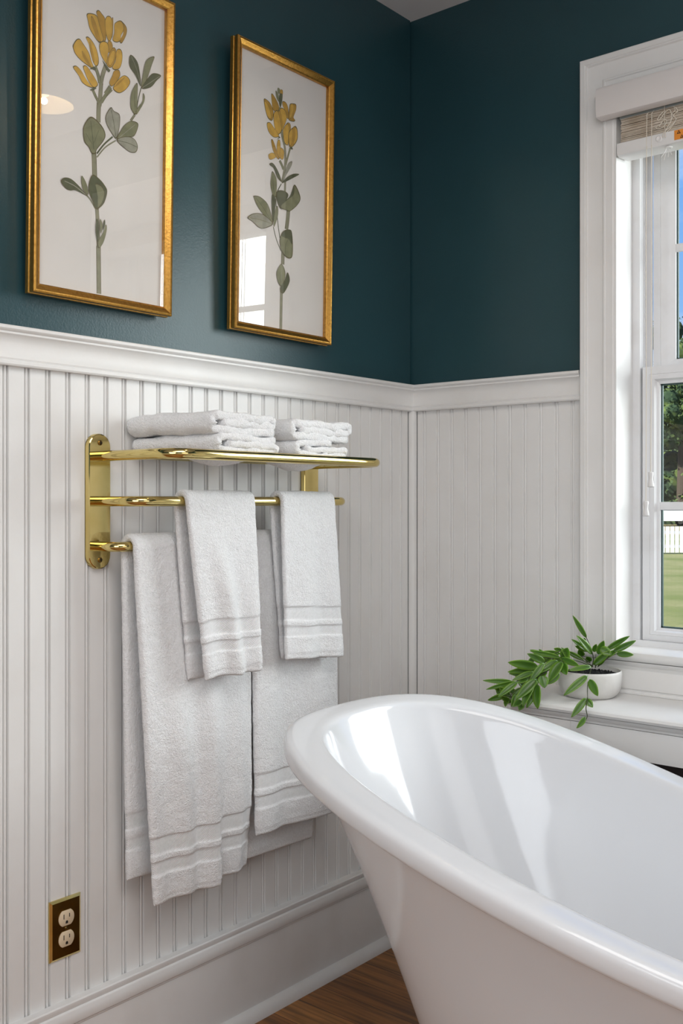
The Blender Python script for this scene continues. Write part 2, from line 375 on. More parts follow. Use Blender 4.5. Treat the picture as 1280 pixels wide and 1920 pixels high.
# stool (inner sill) and apron below it
st = [(-.13, .788), (-.13, .8125), (.022, .8125), (.0300, .8095), (.033, .804), (.033, .799), (.030, .792), (.024, .7885), (.0185, .7875)]
bm = bmesh.new(); prism(bm, [(a, b) for a, b in st], BACK, .500, 1.470); done('stool', bm, 'white', win, smooth=40)
ap = [(0, .7125), (.018, .7125), (.018, .7165), (.0155, .7185), (.0155, .7225), (.019, .725), (.0195, .735), (.016, .757), (.014, .768), (.0165, .776), (.0235, .782), (.026, .7875), (0, .7875)]
bm = bmesh.new(); prism(bm, ap, BACK, .512, 1.458); done('apron', bm, 'white', win, smooth=25)
def sash(name, z0, z1, gz0, gz1, yface, gx0, gx1, x0, x1):
    bm = bmesh.new()
    so = [(0, .0), (0, -.030), (.020, -.030)]
    # stiles and rails as one mitred loop per step
    sp = [(0, -.034), (0, 0), (.0165, 0), (.0175, -.0012), (.019, 0), (.028, -.002), (gx0-x0-.006, -.010), (gx0-x0, -.013), (gx0-x0, -.034)]
    n = len(sp); R = []
    for sx, sz in ((0, 0), (1, 0), (1, 1), (0, 1)):
        r = []
        for a, d in sp:
            t = a/(gx0-x0)
            fz0 = z0+t*(gz0-z0); fz1 = z1+t*(gz1-z1)
            r.append(bm.verts.new((x0+a if not sx else x1-a, yface-d, fz0 if not sz else fz1)))
        R.append(r)
    for c in range(4):
        for i in range(n): bm.faces.new((R[c][i], R[c][(i+1) % n], R[(c+1) % 4][(i+1) % n], R[(c+1) % 4][i]))
    o = done(name, bm, 'vinyl', win, smooth=30)
    yg = yface+.020
    bm = bmesh.new(); box(bm, gx0-.004, gx1+.004, yg, yg+.004, gz0-.004, gz1+.004); done('glass_pane', bm, 'glass', o, smooth=0)
    bm = bmesh.new(); zm = (gz0+gz1)/2
    def bar(a, b, c, d): box(bm, a, b, yg-.006, yg-.0005, c, d)
    bar(gx0, gx1, zm-.0095, zm+.0095)
    for k in (1, 2):
        xm = gx0+(gx1-gx0)*k/3; bar(xm-.009, xm+.009, gz0, gz1)
    done('glazing_bar', bm, 'vinyl', o, smooth=0, bevel=.002)
    bm = bmesh.new()
    for a, b, c, d in ((gx0, gx0+.0035, gz0, gz1), (gx1-.0035, gx1, gz0, gz1), (gx0, gx1, gz0, gz0+.0035), (gx0, gx1, gz1-.0035, gz1)):
        box(bm, a, b, yg-.0004, yg+.006, c, d)
    done('gasket', bm, 'rubber', o, smooth=0)
    return o
sash('lower_sash', .8265, 1.4775, .8560, 1.4365, .082, .6575, 1.3125, .6195, 1.3505)
sash('upper_sash', 1.462, 2.07, 1.4975, 2.030, .1215, .6800, 1.290, .6300, 1.340)

# ------------------------------------------------------------------ blind on the window
bl = tag(empty('window_blind', (.985, -.03, 2.06)), 'raised wooden slat blind with off-white valance, hanging in the top of the window', 'blind')
bm = bmesh.new(); vp = [(.0275, 2.047), (.050, 2.047), (.054, 2.049), (.056, 2.056), (.0585, 2.064), (.0585, 2.108), (.056, 2.114), (.050, 2.117), (.0275, 2.117)]
prism(bm, vp, BACK, .5665, 1.4035); done('valance', bm, 'valance', bl, smooth=30, bevel=.0015)
bm = bmesh.new(); box(bm, .606, 1.364, -.014, .030, 2.046, 2.086); done('headrail', bm, 'steel', bl, smooth=0, bevel=.002)
bm = bmesh.new(); zt = 1.996; n = 17
for k in range(n):
    z = 1.996+k*(2.040-1.996)*1.08/n*1.0; z = 1.990+k*.00325
    th = .0024; t = .0007*random.uniform(-1, 1); x0 = .611+random.uniform(-.0012, .0012)
    A = [bm.verts.new((x, y, z+t*(1 if y > 0 else -1)+.0006*(y > .005))) for x in (x0, 1.360) for y in (-.018, .032)]
    B = [bm.verts.new(v.co+Vector((0, 0, th))) for v in A]
    for q4 in ((0, 1, 3, 2),): bm.faces.new([A[i] for i in q4]); bm.faces.new([B[i] for i in q4[::-1]])
    for i, j in ((0, 1), (1, 3), (3, 2), (2, 0)): bm.faces.new((A[i], A[j], B[j], B[i]))
done('slats', bm, 'slat', bl, smooth=0)
bm = bmesh.new(); bp = [(-.036, 1.962), (.016, 1.957), (.024, 1.960), (.027, 1.966), (.0265, 1.9865), (-.036, 1.9885)]
prism(bm, bp, BACK, .6045, 1.3655); br = done('bottom_rail', bm, 'tassel', bl, smooth=30, bevel=.002)
bm = bmesh.new(); lathe(bm, [(.0085, 0), (.0085, .002), (.006, .0030), (.0035, .0016)], (.722, -.012, 1.9555), 24)
for v in bm.verts: v.co.z = 2*1.9555-v.co.z+.0015
lathe(bm, [(.0080, -.0), (.0080, -.0015), (.0055, -.0028), (.002, -.0015)], (.7060, -.0265, 1.9750), 24, 'y')
done('cord_button', bm, 'tassel', br)
# orange warning label with two black triangles and bars
bm = bmesh.new(); X0, X1, Y = .741, .860, -.0272
box(bm, X0, X1, Y, Y+.0006, 1.9640, 1.9855)
def tri(cx, cz, s):
    o = [bm.verts.new((cx+dx*s, Y-.0004, cz+dz*s)) for dx, dz in ((-1, -.8), (1, -.8), (0, 1))]; i_ = [bm.verts.new((cx+dx*s*.48, Y-.0004, cz+dz*s*.48-.06*s)) for dx, dz in ((-1, -.8), (1, -.8), (0, 1))]
    for a in range(3): bm.faces.new((o[a], o[(a+1) % 3], i_[(a+1) % 3], i_[a])).material_index = 1
tri(.7515, 1.9800, .0045); tri(.7585, 1.9690, .0040); tri(.768, 1.9800, .0045)
for k in range(7): box(bm, .776, .850-.006*(k % 3), Y-.0004, Y, 1.9665+k*.0024, 1.9675+k*.0024, 1)
done('warning_label', bm, ['orange', 'black'], br, smooth=0)
for xx in (.716, 1.25):
    for dy in (-.020, .034):
        bm = bmesh.new(); tube(bm, [(xx, dy, 2.05), (xx, dy-.001, 2.02), (xx+.001, dy, 1.989)], .0008, 6); done('ladder_cord', bm, 'cord', bl)
def pull(x, z0, name='pull_cord', dx=0):
    bm = bmesh.new(); y = -.026
    tube(bm, catmull([(x, -.006, 2.047), (x-.0005, -.022, 2.040), (x-.001, y, 2.0), (x-.0025+dx, y, 1.7), (x-.002, y, 1.4), (x-.003, y, z0)], 8), .00095, 8)
    o = done(name, bm, 'cord', bl)
    bm = bmesh.new(); lathe(bm, [(.0015, .003), (.0058, .0020), (.0064, -.001), (.0052, -.009), (.0048, -.014), (.0062, -.021), (.0076, -.027), (.0074, -.0300), (.005, -.0320), (.0, -.0325)], (x-.003, y, z0), 24)
    done('tassel', bm, 'tassel', o)
pull(.6775, 1.155); pull(.6890, 1.221, dx=.0015)
# knotted loops of spare cord
bm = bmesh.new(); kk = lambda x, z, y=-.020: (x, y, z)
tube(bm, catmull([kk(.727, 2.046, -.008), kk(.712, 2.036), kk(.700, 2.024), kk(.7035, 2.0195), kk(.716, 2.033), kk(.726, 2.038), kk(.731, 2.030), kk(.731, 2.012), kk(.727, 2.006), kk(.716, 2.010), kk(.702, 2.008), kk(.696, 2.004), kk(.703, 2.000), kk(.716, 2.004), kk(.722, 2.014, -.023), kk(.714, 2.016, -.023), kk(.705, 2.004, -.023)], 7), .0010, 7)
tube(bm, catmull([kk(.737, 2.043), kk(.740, 2.033), kk(.733, 2.026), kk(.742, 2.014), kk(.737, 2.004), kk(.727, 1.994), kk(.720, 1.988), kk(.730, 1.996), kk(.738, 2.006), kk(.727, 1.998), kk(.7165, 1.985, -.028), kk(.7160, 1.975, -.029)], 7), .0010, 7)
tube(bm, catmull([kk(.741, 2.040), kk(.746, 2.030), kk(.738, 2.024), kk(.724, 2.001), kk(.7205, 1.990, -.026), kk(.7215, 1.974, -.030)], 7), .0010, 7)
done('knotted_cord', bm, 'cord', bl)
bm = bmesh.new()
for e in ((.711, 1.930, -.03), (.717, 1.925, -.026), (.728, 1.928, -.03), (.733, 1.935, -.022)):
    tube(bm, catmull([(.7215, -.020, 1.957), ((.7215+e[0])/2+.002, -.024, 1.944), (e[0], e[2], e[1])], 5), .0007, 6)
done('cord_fray', bm, 'tassel', bl)

# ------------------------------------------------------------------ shelf box under the window
sh = tag(empty('window_shelf', (.95, -.12, .62)), 'white painted boxed shelf under the window, carrying the potted plant', 'shelf')
SY = -.236
bm = bmesh.new(); tp = [(.0175, .6955), (-SY-.004, .6955), (-SY+.003, .6975), (-SY+.006, .7035), (-SY+.004, .7090), (-SY-.002, .7120), (.0175, .7120)]
def shelf_slab(bm, prof, x0, x1):
    prism(bm, prof, BACK, x0, x1)
shelf_slab(bm, tp, .437, 1.90); done('top_board', bm, 'white', sh, smooth=40)
bm = bmesh.new(); cv = [(-SY-.016, .6800), (-SY-.0095, .6800), (-SY-.008, .6850), (-SY-.004, .6890), (-SY-.0015, .6955), (-SY-.016, .6955)]
prism(bm, cv, BACK, .443, 1.894); done('cove_moulding', bm, 'white', sh, smooth=25)
bm = bmesh.new(); box(bm, .445, .5885, SY+.0105, SY+.030, .6185, .6785); box(bm, .5892, 1.89, SY+.010, SY+.030, .6165, .6788); box(bm, .445, .463, SY+.03, -.001, .6185, .6955)
done('fascia', bm, 'white', sh, smooth=0, bevel=.0012)
bm = bmesh.new(); box(bm, .465, 1.88, SY+.032, SY+.05, .22, .694); done('dark_void_panel', bm, 'recess', sh, smooth=0)  # added near-black sheet standing in for the shaded void under the shelf

# traced shapes: flower prints (mm in the picture plane), leaves and stems (metres)
ART_A=[('G','s',[(131.8,367.1),(131.1,348.9),(131.1,330.8)],9.9),
('G','s',[(120.8,275.9),(122.3,256.3),(123.9,224.7)],11.1),
('G','s',[(129.6,167.8),(132.0,138.2),(134.3,94.3)],8.4),
('G','s',[(134.3,94.3),(136.7,4.0)],10.4),
('D','s',[(128.2,269.9),(145.2,292.4),(164.9,312.0)],3.2),
('G','s',[(128.3,262.9),(147.7,287.1),(172.5,306.9)],2.7),
('G','s',[(218.0,370.0),(207.8,354.7)],4.9),
('D','s',[(220.4,371.9),(226.2,403.2),(233.1,428.3)],2.1),
('G','s',[(126.0,165.0),(114.8,178.5),(105.1,186.3)],3.2),
('G','s',[(133.2,362.5),(136.5,407.9)],9.0),
('G','s',[(135.5,404.4),(140.1,424.9),(146.7,443.0)],8.6),
('M','s',[(133.6,405.4),(128.5,421.2),(121.6,434.0)],7.8),
('M','s',[(132.2,366.9),(123.3,378.5),(116.5,389.0)],6.2),
('M','s',[(137.0,370.0),(146.5,385.6),(161.1,402.8)],6.6),
('M','s',[(146.5,388.7),(154.2,400.7),(158.1,406.7)],7.8),
('Z','p',[(123.1,537.8),(128.8,543.0),(135.7,539.2),(143.5,532.5),(146.7,514.6),(146.1,492.1),(137.4,484.3),(129.3,505.3),(127.1,525.0)]),
('Y','p',[(101.3,525.1),(109.8,530.5),(123.2,531.5),(128.1,523.8),(133.1,509.8),(141.2,490.4),(135.4,483.7),(129.6,481.7),(118.0,490.3),(108.3,501.0),(104.3,513.7)]),
('Z','p',[(111.8,525.8),(121.5,516.7),(129.4,497.4),(134.5,484.9),(127.7,484.2),(119.8,497.2),(113.9,509.3)]),
('Z','p',[(158.3,533.1),(162.5,541.0),(162.9,517.1),(160.7,501.9),(157.7,507.3)]),
('Y','p',[(143.6,529.4),(149.3,539.4),(158.2,539.4),(161.4,524.6),(160.7,505.1),(154.9,491.9),(148.9,496.3),(144.8,510.7)]),
('Z','p',[(180.1,540.9),(190.3,538.1),(196.1,530.4),(193.6,516.6),(183.8,498.6),(178.7,501.7),(187.5,520.9)]),
('Y','p',[(168.2,533.4),(180.1,541.7),(188.3,535.8),(187.4,524.2),(181.5,512.4),(180.7,502.4),(170.7,495.8),(161.8,497.5),(165.5,513.2),(165.3,526.0)]),
('Y','p',[(71.4,457.0),(78.6,469.6),(86.0,473.7),(92.6,469.0),(107.0,455.1),(112.9,441.4),(120.8,426.6),(111.2,428.2),(90.3,433.9),(77.1,442.0),(72.4,449.7)]),
('Z','p',[(91.9,453.1),(101.5,443.8),(113.0,430.4),(103.5,433.6),(93.9,442.9)]),
('Y','p',[(100.0,480.9),(106.6,484.0),(118.2,476.2),(127.0,461.8),(130.2,443.9),(124.5,434.1),(116.7,441.0),(110.8,456.4),(106.8,470.7)]),
('Z','p',[(108.6,476.0),(114.5,463.9),(119.5,446.7),(117.7,439.8),(111.8,453.6)]),
('Z','p',[(151.0,490.6),(158.8,493.3),(162.4,483.3),(155.2,471.3),(150.3,472.8)]),
('Y','p',[(130.7,477.3),(137.3,486.7),(149.1,488.3),(153.1,477.0),(150.4,460.1),(153.6,445.2),(147.7,446.5),(139.7,453.4),(132.8,463.8)]),
('Y','p',[(171.0,479.8),(178.9,486.5),(185.0,481.3),(185.2,465.2),(179.4,448.8),(167.5,441.7),(161.5,444.6),(169.2,459.9)]),
('Z','p',[(147.6,448.0),(153.3,467.4),(162.9,483.5),(170.0,481.1),(169.2,463.1),(161.5,446.2),(153.6,442.0)]),
('Y','p',[(153.4,459.5),(161.1,476.5),(167.0,478.5),(165.2,461.8),(157.5,446.5),(152.6,448.1)]),
('Y','p',[(71.9,417.0),(79.2,421.0),(90.5,415.3),(100.1,404.3),(111.6,395.4),(119.3,392.3),(106.0,390.5),(92.7,394.2),(85.1,404.2),(75.6,412.0)]),
('Y','p',[(94.2,424.3),(101.7,428.3),(113.2,419.5),(122.9,409.9),(128.8,400.7),(119.3,392.3),(107.7,400.4),(100.0,412.1)]),
('Z','p',[(166.5,439.8),(177.5,444.9),(180.6,434.7),(169.9,416.8),(160.0,407.3),(155.0,413.7),(161.7,428.6)]),
('Y','p',[(181.7,431.8),(191.7,439.0),(201.9,436.6),(205.1,427.8),(194.1,411.4),(178.1,400.0),(164.1,403.7),(167.9,414.5),(175.7,425.0)]),
('Z','p',[(166.0,407.5),(177.8,422.5),(191.7,435.0),(185.8,426.6),(175.9,415.4)]),
('M','p',[(111.5,335.2),(127.4,332.8),(142.3,321.9),(147.4,309.2),(141.4,295.5),(128.1,277.9),(124.6,268.9),(116.1,266.7),(108.7,276.7),(99.0,284.1),(95.7,299.0),(97.4,315.3)]),
('D','s',[(112.8,327.6),(116.8,302.8),(120.3,275.8)],1.2),
('D','s',[(131.3,314.8),(120.7,287.9)],0.7),
('D','s',[(102.4,300.8),(117.1,284.9)],0.7),
('L','p',[(159.1,367.2),(166.7,362.3),(179.4,359.9),(181.6,347.2),(178.6,325.9),(172.5,310.0),(162.3,317.3),(149.6,332.0),(147.4,347.6)]),
('D','s',[(160.4,361.5),(167.1,337.0),(172.5,310.0)],1.0),
('M','p',[(209.1,355.1),(224.8,355.4),(225.0,345.0),(216.0,327.0),(200.5,320.7),(173.8,308.3),(184.9,331.8),(195.0,344.9)]),
('L','s',[(218.3,350.4),(195.2,328.5),(175.0,309.6)],1.0),
('L','p',[(173.8,307.2),(185.1,316.5),(205.7,323.1),(218.7,320.4),(225.5,309.8),(221.7,297.3),(208.7,292.9),(193.1,297.0)]),
('D','s',[(175.1,307.6),(200.7,309.4),(224.2,307.4)],1.0),
('M','p',[(221.5,433.8),(223.8,418.9),(220.4,371.9),(208.9,376.8),(205.7,388.8),(208.4,410.9)]),
('M','p',[(237.4,418.1),(241.8,411.2),(237.8,396.8),(221.4,370.6),(223.3,384.3),(235.6,401.1)]),
('D','p',[(204.3,482.9),(217.8,479.2),(226.3,465.6),(232.0,429.6),(218.2,446.6),(202.6,461.2)]),
('M','p',[(264.9,499.8),(257.7,479.1),(247.5,451.0),(233.1,428.3),(236.8,460.8),(244.9,486.5)]),
('D','p',[(282.7,467.2),(266.5,467.0),(253.8,458.0),(233.1,426.7),(256.2,435.5),(271.0,453.4)]),
('L','s',[(207.4,480.7),(220.1,460.3),(232.0,431.3)],0.8),
('L','s',[(279.5,465.3),(256.1,445.4),(235.2,428.1)],0.8),
('D','s',[(216.6,416.7),(216.5,397.0),(219.3,374.9)],1.0),
('D','p',[(117.8,227.2),(133.8,223.0),(146.2,213.9),(152.6,203.3),(146.7,181.7),(136.9,169.4),(127.2,163.3),(118.5,177.4),(109.8,193.3),(109.6,207.3)]),
('M','p',[(124.1,210.7),(138.9,210.2),(146.4,197.8),(140.5,178.3),(129.6,165.8),(130.5,188.1)]),
('D','s',[(119.1,221.5),(128.0,197.6),(130.8,168.1)],1.2),
('M','p',[(93.9,219.4),(104.8,206.1),(108.7,187.1),(97.8,192.5),(92.9,205.3)]),
('D','p',[(47.4,198.3),(55.4,206.4),(69.3,207.5),(85.8,199.6),(97.8,190.6),(107.5,183.9),(81.2,188.7),(67.2,185.4),(55.6,188.6)]),
('L','s',[(55.4,200.2),(78.8,196.0),(102.7,185.7)],1.5),
('D','p',[(127.5,143.3),(132.4,142.3),(133.9,118.4),(131.7,101.9),(126.6,119.0)]),
('M','p',[(137.2,147.3),(142.3,136.3),(138.9,119.4),(136.2,133.0)]),
('D','p',[(147.1,148.4),(148.5,139.6),(142.5,126.2),(143.5,138.6)]),
('M','p',[(149.7,138.8),(152.4,130.3),(145.2,104.5),(134.3,90.3),(132.9,104.1),(143.8,122.4)]),
('D','p',[(106.5,420.4),(113.1,428.8),(120.7,431.3),(122.7,427.2),(111.2,425.1)]),
('D','p',[(137.8,450.4),(153.7,438.8),(156.6,438.2),(152.8,432.2),(145.8,439.5)]),
('D','p',[(109.8,384.6),(117.4,391.7),(125.0,393.3),(117.4,387.0)])]
ART_B=[('G','s',[(129.0,506.5),(137.5,449.4),(147.4,422.9),(150.7,395.7),(148.4,369.7),(140.6,337.3)],7.1),
('M','s',[(166.2,422.8),(157.3,397.4),(151.9,380.8)],5.2),
('M','s',[(131.3,385.7),(138.9,377.5),(144.7,368.8)],7.5),
('G','s',[(150.8,343.3),(150.6,324.1),(148.8,302.7)],6.2),
('G','s',[(163.3,281.0),(160.9,257.4),(157.2,233.6)],11.7),
('G','s',[(146.8,183.7),(146.1,151.1)],11.2),
('G','s',[(143.1,89.4),(142.5,1.4)],8.9),
('D','s',[(138.3,334.6),(121.0,300.1),(127.5,246.6),(135.7,210.2)],2.5),
('D','s',[(113.5,230.4),(124.2,204.1),(139.9,180.5)],2.2),
('Z','p',[(77.1,509.2),(88.7,510.8),(99.7,505.3),(109.1,490.5),(105.8,470.2),(93.1,469.7),(83.9,483.2)]),
('Y','p',[(78.9,506.6),(88.9,502.1),(98.2,487.4),(102.1,472.2),(91.3,472.9),(83.8,486.9)]),
('Z','p',[(102.0,529.8),(112.1,525.3),(125.2,511.6),(127.3,500.9),(120.0,492.5),(107.2,495.0),(102.2,514.8)]),
('Z','p',[(138.9,523.3),(149.2,523.9),(156.9,514.7),(160.1,495.2),(155.5,487.5),(145.8,503.8),(138.1,515.5)]),
('Z','p',[(162.4,522.7),(171.8,528.0),(184.2,529.2),(184.4,516.4),(176.2,497.3),(182.0,491.3),(174.5,486.5),(159.3,487.3),(159.9,505.4)]),
('Y','p',[(166.1,523.8),(175.6,526.6),(174.0,509.5),(166.8,492.0),(162.0,494.5)]),
('Y','p',[(129.1,501.4),(138.3,507.9),(149.6,502.4),(153.6,488.2),(142.8,463.6),(137.4,455.7),(129.5,478.8)]),
('Z','p',[(123.7,494.8),(131.0,496.9),(138.9,476.4),(137.4,455.7),(129.9,462.5)]),
('Y','p',[(109.2,485.5),(120.0,497.5),(127.5,488.3),(135.4,461.5),(133.8,449.7),(121.0,442.3),(111.5,461.1)]),
('Y','p',[(87.9,458.2),(98.7,463.1),(111.6,454.8),(124.6,444.6),(128.4,439.3),(110.2,433.1),(93.7,441.1)]),
('Z','p',[(153.8,476.8),(165.1,478.8),(167.3,464.0),(162.1,442.1),(156.3,448.2)]),
('Y','p',[(142.0,460.8),(153.8,476.8),(161.5,471.3),(160.0,451.8),(158.5,428.4),(147.3,429.2),(141.7,446.8)]),
('Z','p',[(160.8,458.4),(174.7,473.8),(184.2,479.0),(190.5,470.5),(190.5,449.8),(177.5,430.9),(164.3,424.8),(159.3,436.3)]),
('Y','p',[(161.8,457.4),(172.9,470.7),(173.2,452.8),(168.0,429.6),(162.2,434.5)]),
('Y','p',[(182.3,475.9),(189.2,470.1),(189.5,450.9),(177.4,433.4),(182.7,455.4)]),
('Y','p',[(94.6,390.1),(109.0,397.6),(120.1,391.7),(103.9,380.6),(95.7,381.6)]),
('Z','p',[(102.2,423.4),(107.6,426.7),(116.0,414.5),(129.4,390.3),(122.0,388.4),(108.9,402.6)]),
('Y','p',[(123.1,427.8),(130.4,432.3),(133.5,419.2),(133.1,390.0),(121.7,403.4)]),
('Y','p',[(133.5,415.4),(144.8,412.0),(144.2,394.1),(136.8,389.6),(131.1,398.3)]),
('M','p',[(121.7,548.4),(128.2,547.9),(129.3,540.6),(125.7,535.8),(121.0,539.4)]),
('Z','p',[(130.1,546.6),(137.5,548.2),(138.6,539.7),(134.1,530.7),(129.3,536.9)]),
('M','p',[(115.5,540.2),(123.9,533.9),(126.9,518.5),(119.5,522.5),(115.6,532.7)]),
('D','p',[(128.4,536.6),(137.7,538.2),(136.1,521.2),(130.9,505.7),(126.0,518.2)]),
('D','p',[(121.2,429.8),(128.4,439.3),(132.2,437.8),(125.8,434.2)]),
('D','p',[(164.3,423.5),(171.8,426.8),(174.8,422.5),(168.1,421.4)]),
('D','p',[(96.8,368.1),(105.8,374.2),(116.9,369.4),(130.1,355.0),(137.8,339.1),(122.8,345.7),(111.5,363.0)]),
('L','p',[(172.5,394.3),(170.8,384.2),(156.1,361.4),(141.5,338.8),(148.6,362.1),(159.4,385.2)]),
('D','p',[(197.9,370.4),(178.9,358.0),(145.3,338.4),(139.7,337.1),(156.2,353.8),(178.7,367.0)]),
('M','p',[(107.5,355.5),(120.1,343.5),(122.7,325.2),(119.6,299.8),(109.9,301.4),(101.9,322.1),(103.7,341.4)]),
('D','s',[(109.1,344.6),(110.9,322.4),(116.8,301.1)],1.4),
('M','p',[(120.0,275.3),(127.4,278.9),(127.3,257.9),(115.4,230.8),(113.7,245.6)]),
('D','p',[(107.2,302.7),(118.3,295.8),(117.4,267.2),(111.1,239.4),(106.3,274.2)]),
('D','p',[(122.1,311.8),(140.0,319.7),(159.8,316.7),(157.2,304.6),(135.2,280.6),(142.3,275.4),(132.5,278.1),(123.9,291.3)]),
('M','p',[(182.1,343.1),(202.8,318.8),(194.5,299.5),(169.0,278.4),(154.9,277.2),(135.2,278.7),(143.4,291.9),(168.4,312.9)]),
('D','p',[(179.3,338.5),(179.7,319.3),(157.3,300.8),(140.6,287.5),(146.1,294.4),(167.0,312.6)]),
('M','p',[(49.0,286.5),(69.6,288.4),(94.0,277.1),(108.2,250.1),(109.8,237.2),(86.5,247.3),(62.1,264.4),(49.9,280.2)]),
('D','s',[(53.8,284.8),(80.8,264.8),(108.4,238.8)],1.1),
('L','p',[(29.8,233.4),(46.6,246.2),(73.0,251.9),(97.3,245.9),(111.2,235.6),(81.6,220.1),(62.9,220.0),(46.9,227.8)]),
('M','s',[(36.3,234.8),(70.6,237.4),(108.4,236.0)],1.1),
('M','p',[(136.5,214.2),(147.4,228.8),(169.9,235.3),(176.4,224.1),(179.2,195.6),(176.8,173.9),(165.5,168.0),(152.7,171.4),(139.9,182.4),(134.5,198.6)]),
('D','p',[(139.2,216.6),(148.8,229.1),(169.9,235.3),(176.4,224.1),(176.2,202.8),(164.7,212.1),(150.5,213.1)]),
('D','s',[(164.6,215.9),(153.7,194.6),(154.0,175.5)],1.1),
('M','p',[(141.9,151.3),(153.4,137.1),(152.3,117.7),(141.5,99.7),(130.2,108.3),(124.8,126.4),(132.3,142.9)]),
('D','p',[(161.9,135.6),(169.9,118.7),(161.2,100.0),(148.8,84.6),(138.9,86.9),(138.7,98.3),(152.4,115.8)]),
('L','s',[(143.4,146.8),(141.6,123.6),(143.6,102.9)],1.1)]
LEAVES=[((0.5567,-0.084,0.8418),(0.5379,-0.1153,0.895),0.0084),
((0.5666,-0.0757,0.8043),(0.5445,-0.1098,0.8491),0.0112),
((0.5498,-0.0637,0.8071),(0.5263,-0.0989,0.8378),0.0084),
((0.5779,-0.0924,0.783),(0.6128,-0.0789,0.8176),0.0126),
((0.5899,-0.0823,0.8216),(0.6145,-0.0774,0.8077),0.0155),
((0.5721,-0.0581,0.8028),(0.5885,-0.06,0.8357),0.0126),
((0.5899,-0.0563,0.813),(0.6381,-0.0317,0.8477),0.0098),
((0.6075,-0.0546,0.8116),(0.6534,-0.032,0.839),0.0107),
((0.6185,-0.0585,0.8087),(0.6532,-0.0452,0.8077),0.0107),
((0.5899,-0.0563,0.7957),(0.6194,-0.0473,0.8176),0.0084),
((0.6044,-0.1744,0.7723),(0.5694,-0.2192,0.7304),0.0126),
((0.6076,-0.1717,0.764),(0.6268,-0.1714,0.729),0.0141),
((0.6434,-0.2591,0.7404),(0.6242,-0.2907,0.7014),0.0112),
((0.6424,-0.2599,0.7373),(0.659,-0.2617,0.7224),0.0112),
((0.646,-0.27,0.7022),(0.6374,-0.2928,0.6806),0.0079),
((0.5927,-0.1321,0.7852),(0.5584,-0.1763,0.7787),0.009),
((0.5409,-0.1753,0.8049),(0.5762,-0.1615,0.7894),0.0112),
((0.5336,-0.1554,0.8018),(0.5479,-0.159,0.8268),0.0174),
((0.5584,-0.1998,0.7984),(0.5693,-0.2063,0.774),0.0155),
((0.5562,-0.2016,0.8011),(0.5397,-0.231,0.7589),0.0169),
((0.5472,-0.1961,0.7759),(0.5316,-0.2247,0.7516),0.0112),
((0.5344,-0.1807,0.7992),(0.5069,-0.2193,0.7731),0.0126),
((0.5205,-0.2184,0.7968),(0.5018,-0.2496,0.7571),0.0112),
((0.526,-0.2398,0.7723),(0.5371,-0.2461,0.7469),0.0174),
((0.5175,-0.2469,0.764),(0.4897,-0.2857,0.7222),0.0169),
((0.5133,-0.2504,0.7585),(0.5002,-0.2769,0.7057),0.0141),
((0.5126,-0.238,0.754),(0.5015,-0.2628,0.7009),0.0126),
((0.5196,-0.2451,0.753),(0.5255,-0.2558,0.7007),0.0155),
((0.495,-0.2006,0.7836),(0.4496,-0.2541,0.7953),0.0169),
((0.4857,-0.1953,0.7763),(0.444,-0.2457,0.772),0.0112),
((0.4885,-0.206,0.7723),(0.4567,-0.2482,0.7546),0.0098),
((0.5026,-0.1682,0.8003),(0.4775,-0.2047,0.8205),0.0098),
((0.5031,-0.1808,0.7905),(0.4775,-0.2177,0.8135),0.0126),
((0.534,-0.1681,0.8047),(0.4879,-0.2221,0.8206),0.0084),
((0.5149,-0.1319,0.8072),(0.4877,-0.1702,0.8133),0.0079),
((0.4567,-0.2455,0.7515),(0.4114,-0.299,0.7564),0.0084),
((0.4683,-0.2489,0.7532),(0.4227,-0.3026,0.7381),0.0079),
((0.4755,-0.2559,0.755),(0.4476,-0.2948,0.7225),0.0112),
((0.4343,-0.2512,0.7299),(0.4271,-0.2728,0.7411),0.009),
((0.4481,-0.2527,0.7234),(0.4199,-0.2918,0.7122),0.0107),
((0.4819,-0.2505,0.7132),(0.4731,-0.2735,0.7017),0.0112),
((0.4662,-0.2507,0.7252),(0.4659,-0.2665,0.6997),0.0084),
((0.552,-0.0619,0.8101),(0.533,-0.0933,0.8219),0.0098),
((0.5362,-0.062,0.7955),(0.535,-0.0786,0.8132),0.0112),
((0.5187,-0.1026,0.8086),(0.5531,-0.0896,0.7902),0.0084),
((0.5029,-0.1029,0.8101),(0.4952,-0.1248,0.8161),0.007),
((0.5542,-0.06,0.7839),(0.553,-0.0767,0.7973),0.0112),
((0.4841,-0.2487,0.7076),(0.4838,-0.2646,0.6934),0.0112),
((0.5476,-0.0785,0.826),(0.5542,-0.0886,0.8421),0.007),
((0.5021,-0.1556,0.7873),(0.4883,-0.1827,0.8205),0.0107),
((0.5157,-0.1573,0.7775),(0.5128,-0.1753,0.7539),0.0112),
((0.4776,-0.2151,0.7582),(0.4664,-0.2401,0.749),0.0101),
((0.4941,-0.2274,0.7392),(0.4979,-0.2398,0.7136),0.0112),
((0.4473,-0.2404,0.7469),(0.434,-0.267,0.7293),0.0096),
((0.515,-0.1969,0.7768),(0.5015,-0.2238,0.7508),0.0129),
((0.4668,-0.2241,0.7356),(0.4556,-0.2491,0.7153),0.0101),
((0.4429,-0.244,0.713),(0.4448,-0.2581,0.6957),0.0084),
((0.4889,-0.1666,0.7959),(0.4795,-0.19,0.7949),0.0112),
((0.5091,-0.1627,0.8088),(0.4932,-0.1917,0.8078),0.0096),
((0.5153,-0.1446,0.8102),(0.5079,-0.1663,0.7892),0.0112),
((0.5766,-0.0674,0.7784),(0.5952,-0.0675,0.7975),0.0073),
((0.5598,-0.0554,0.8071),(0.5708,-0.0618,0.8263),0.0084)]
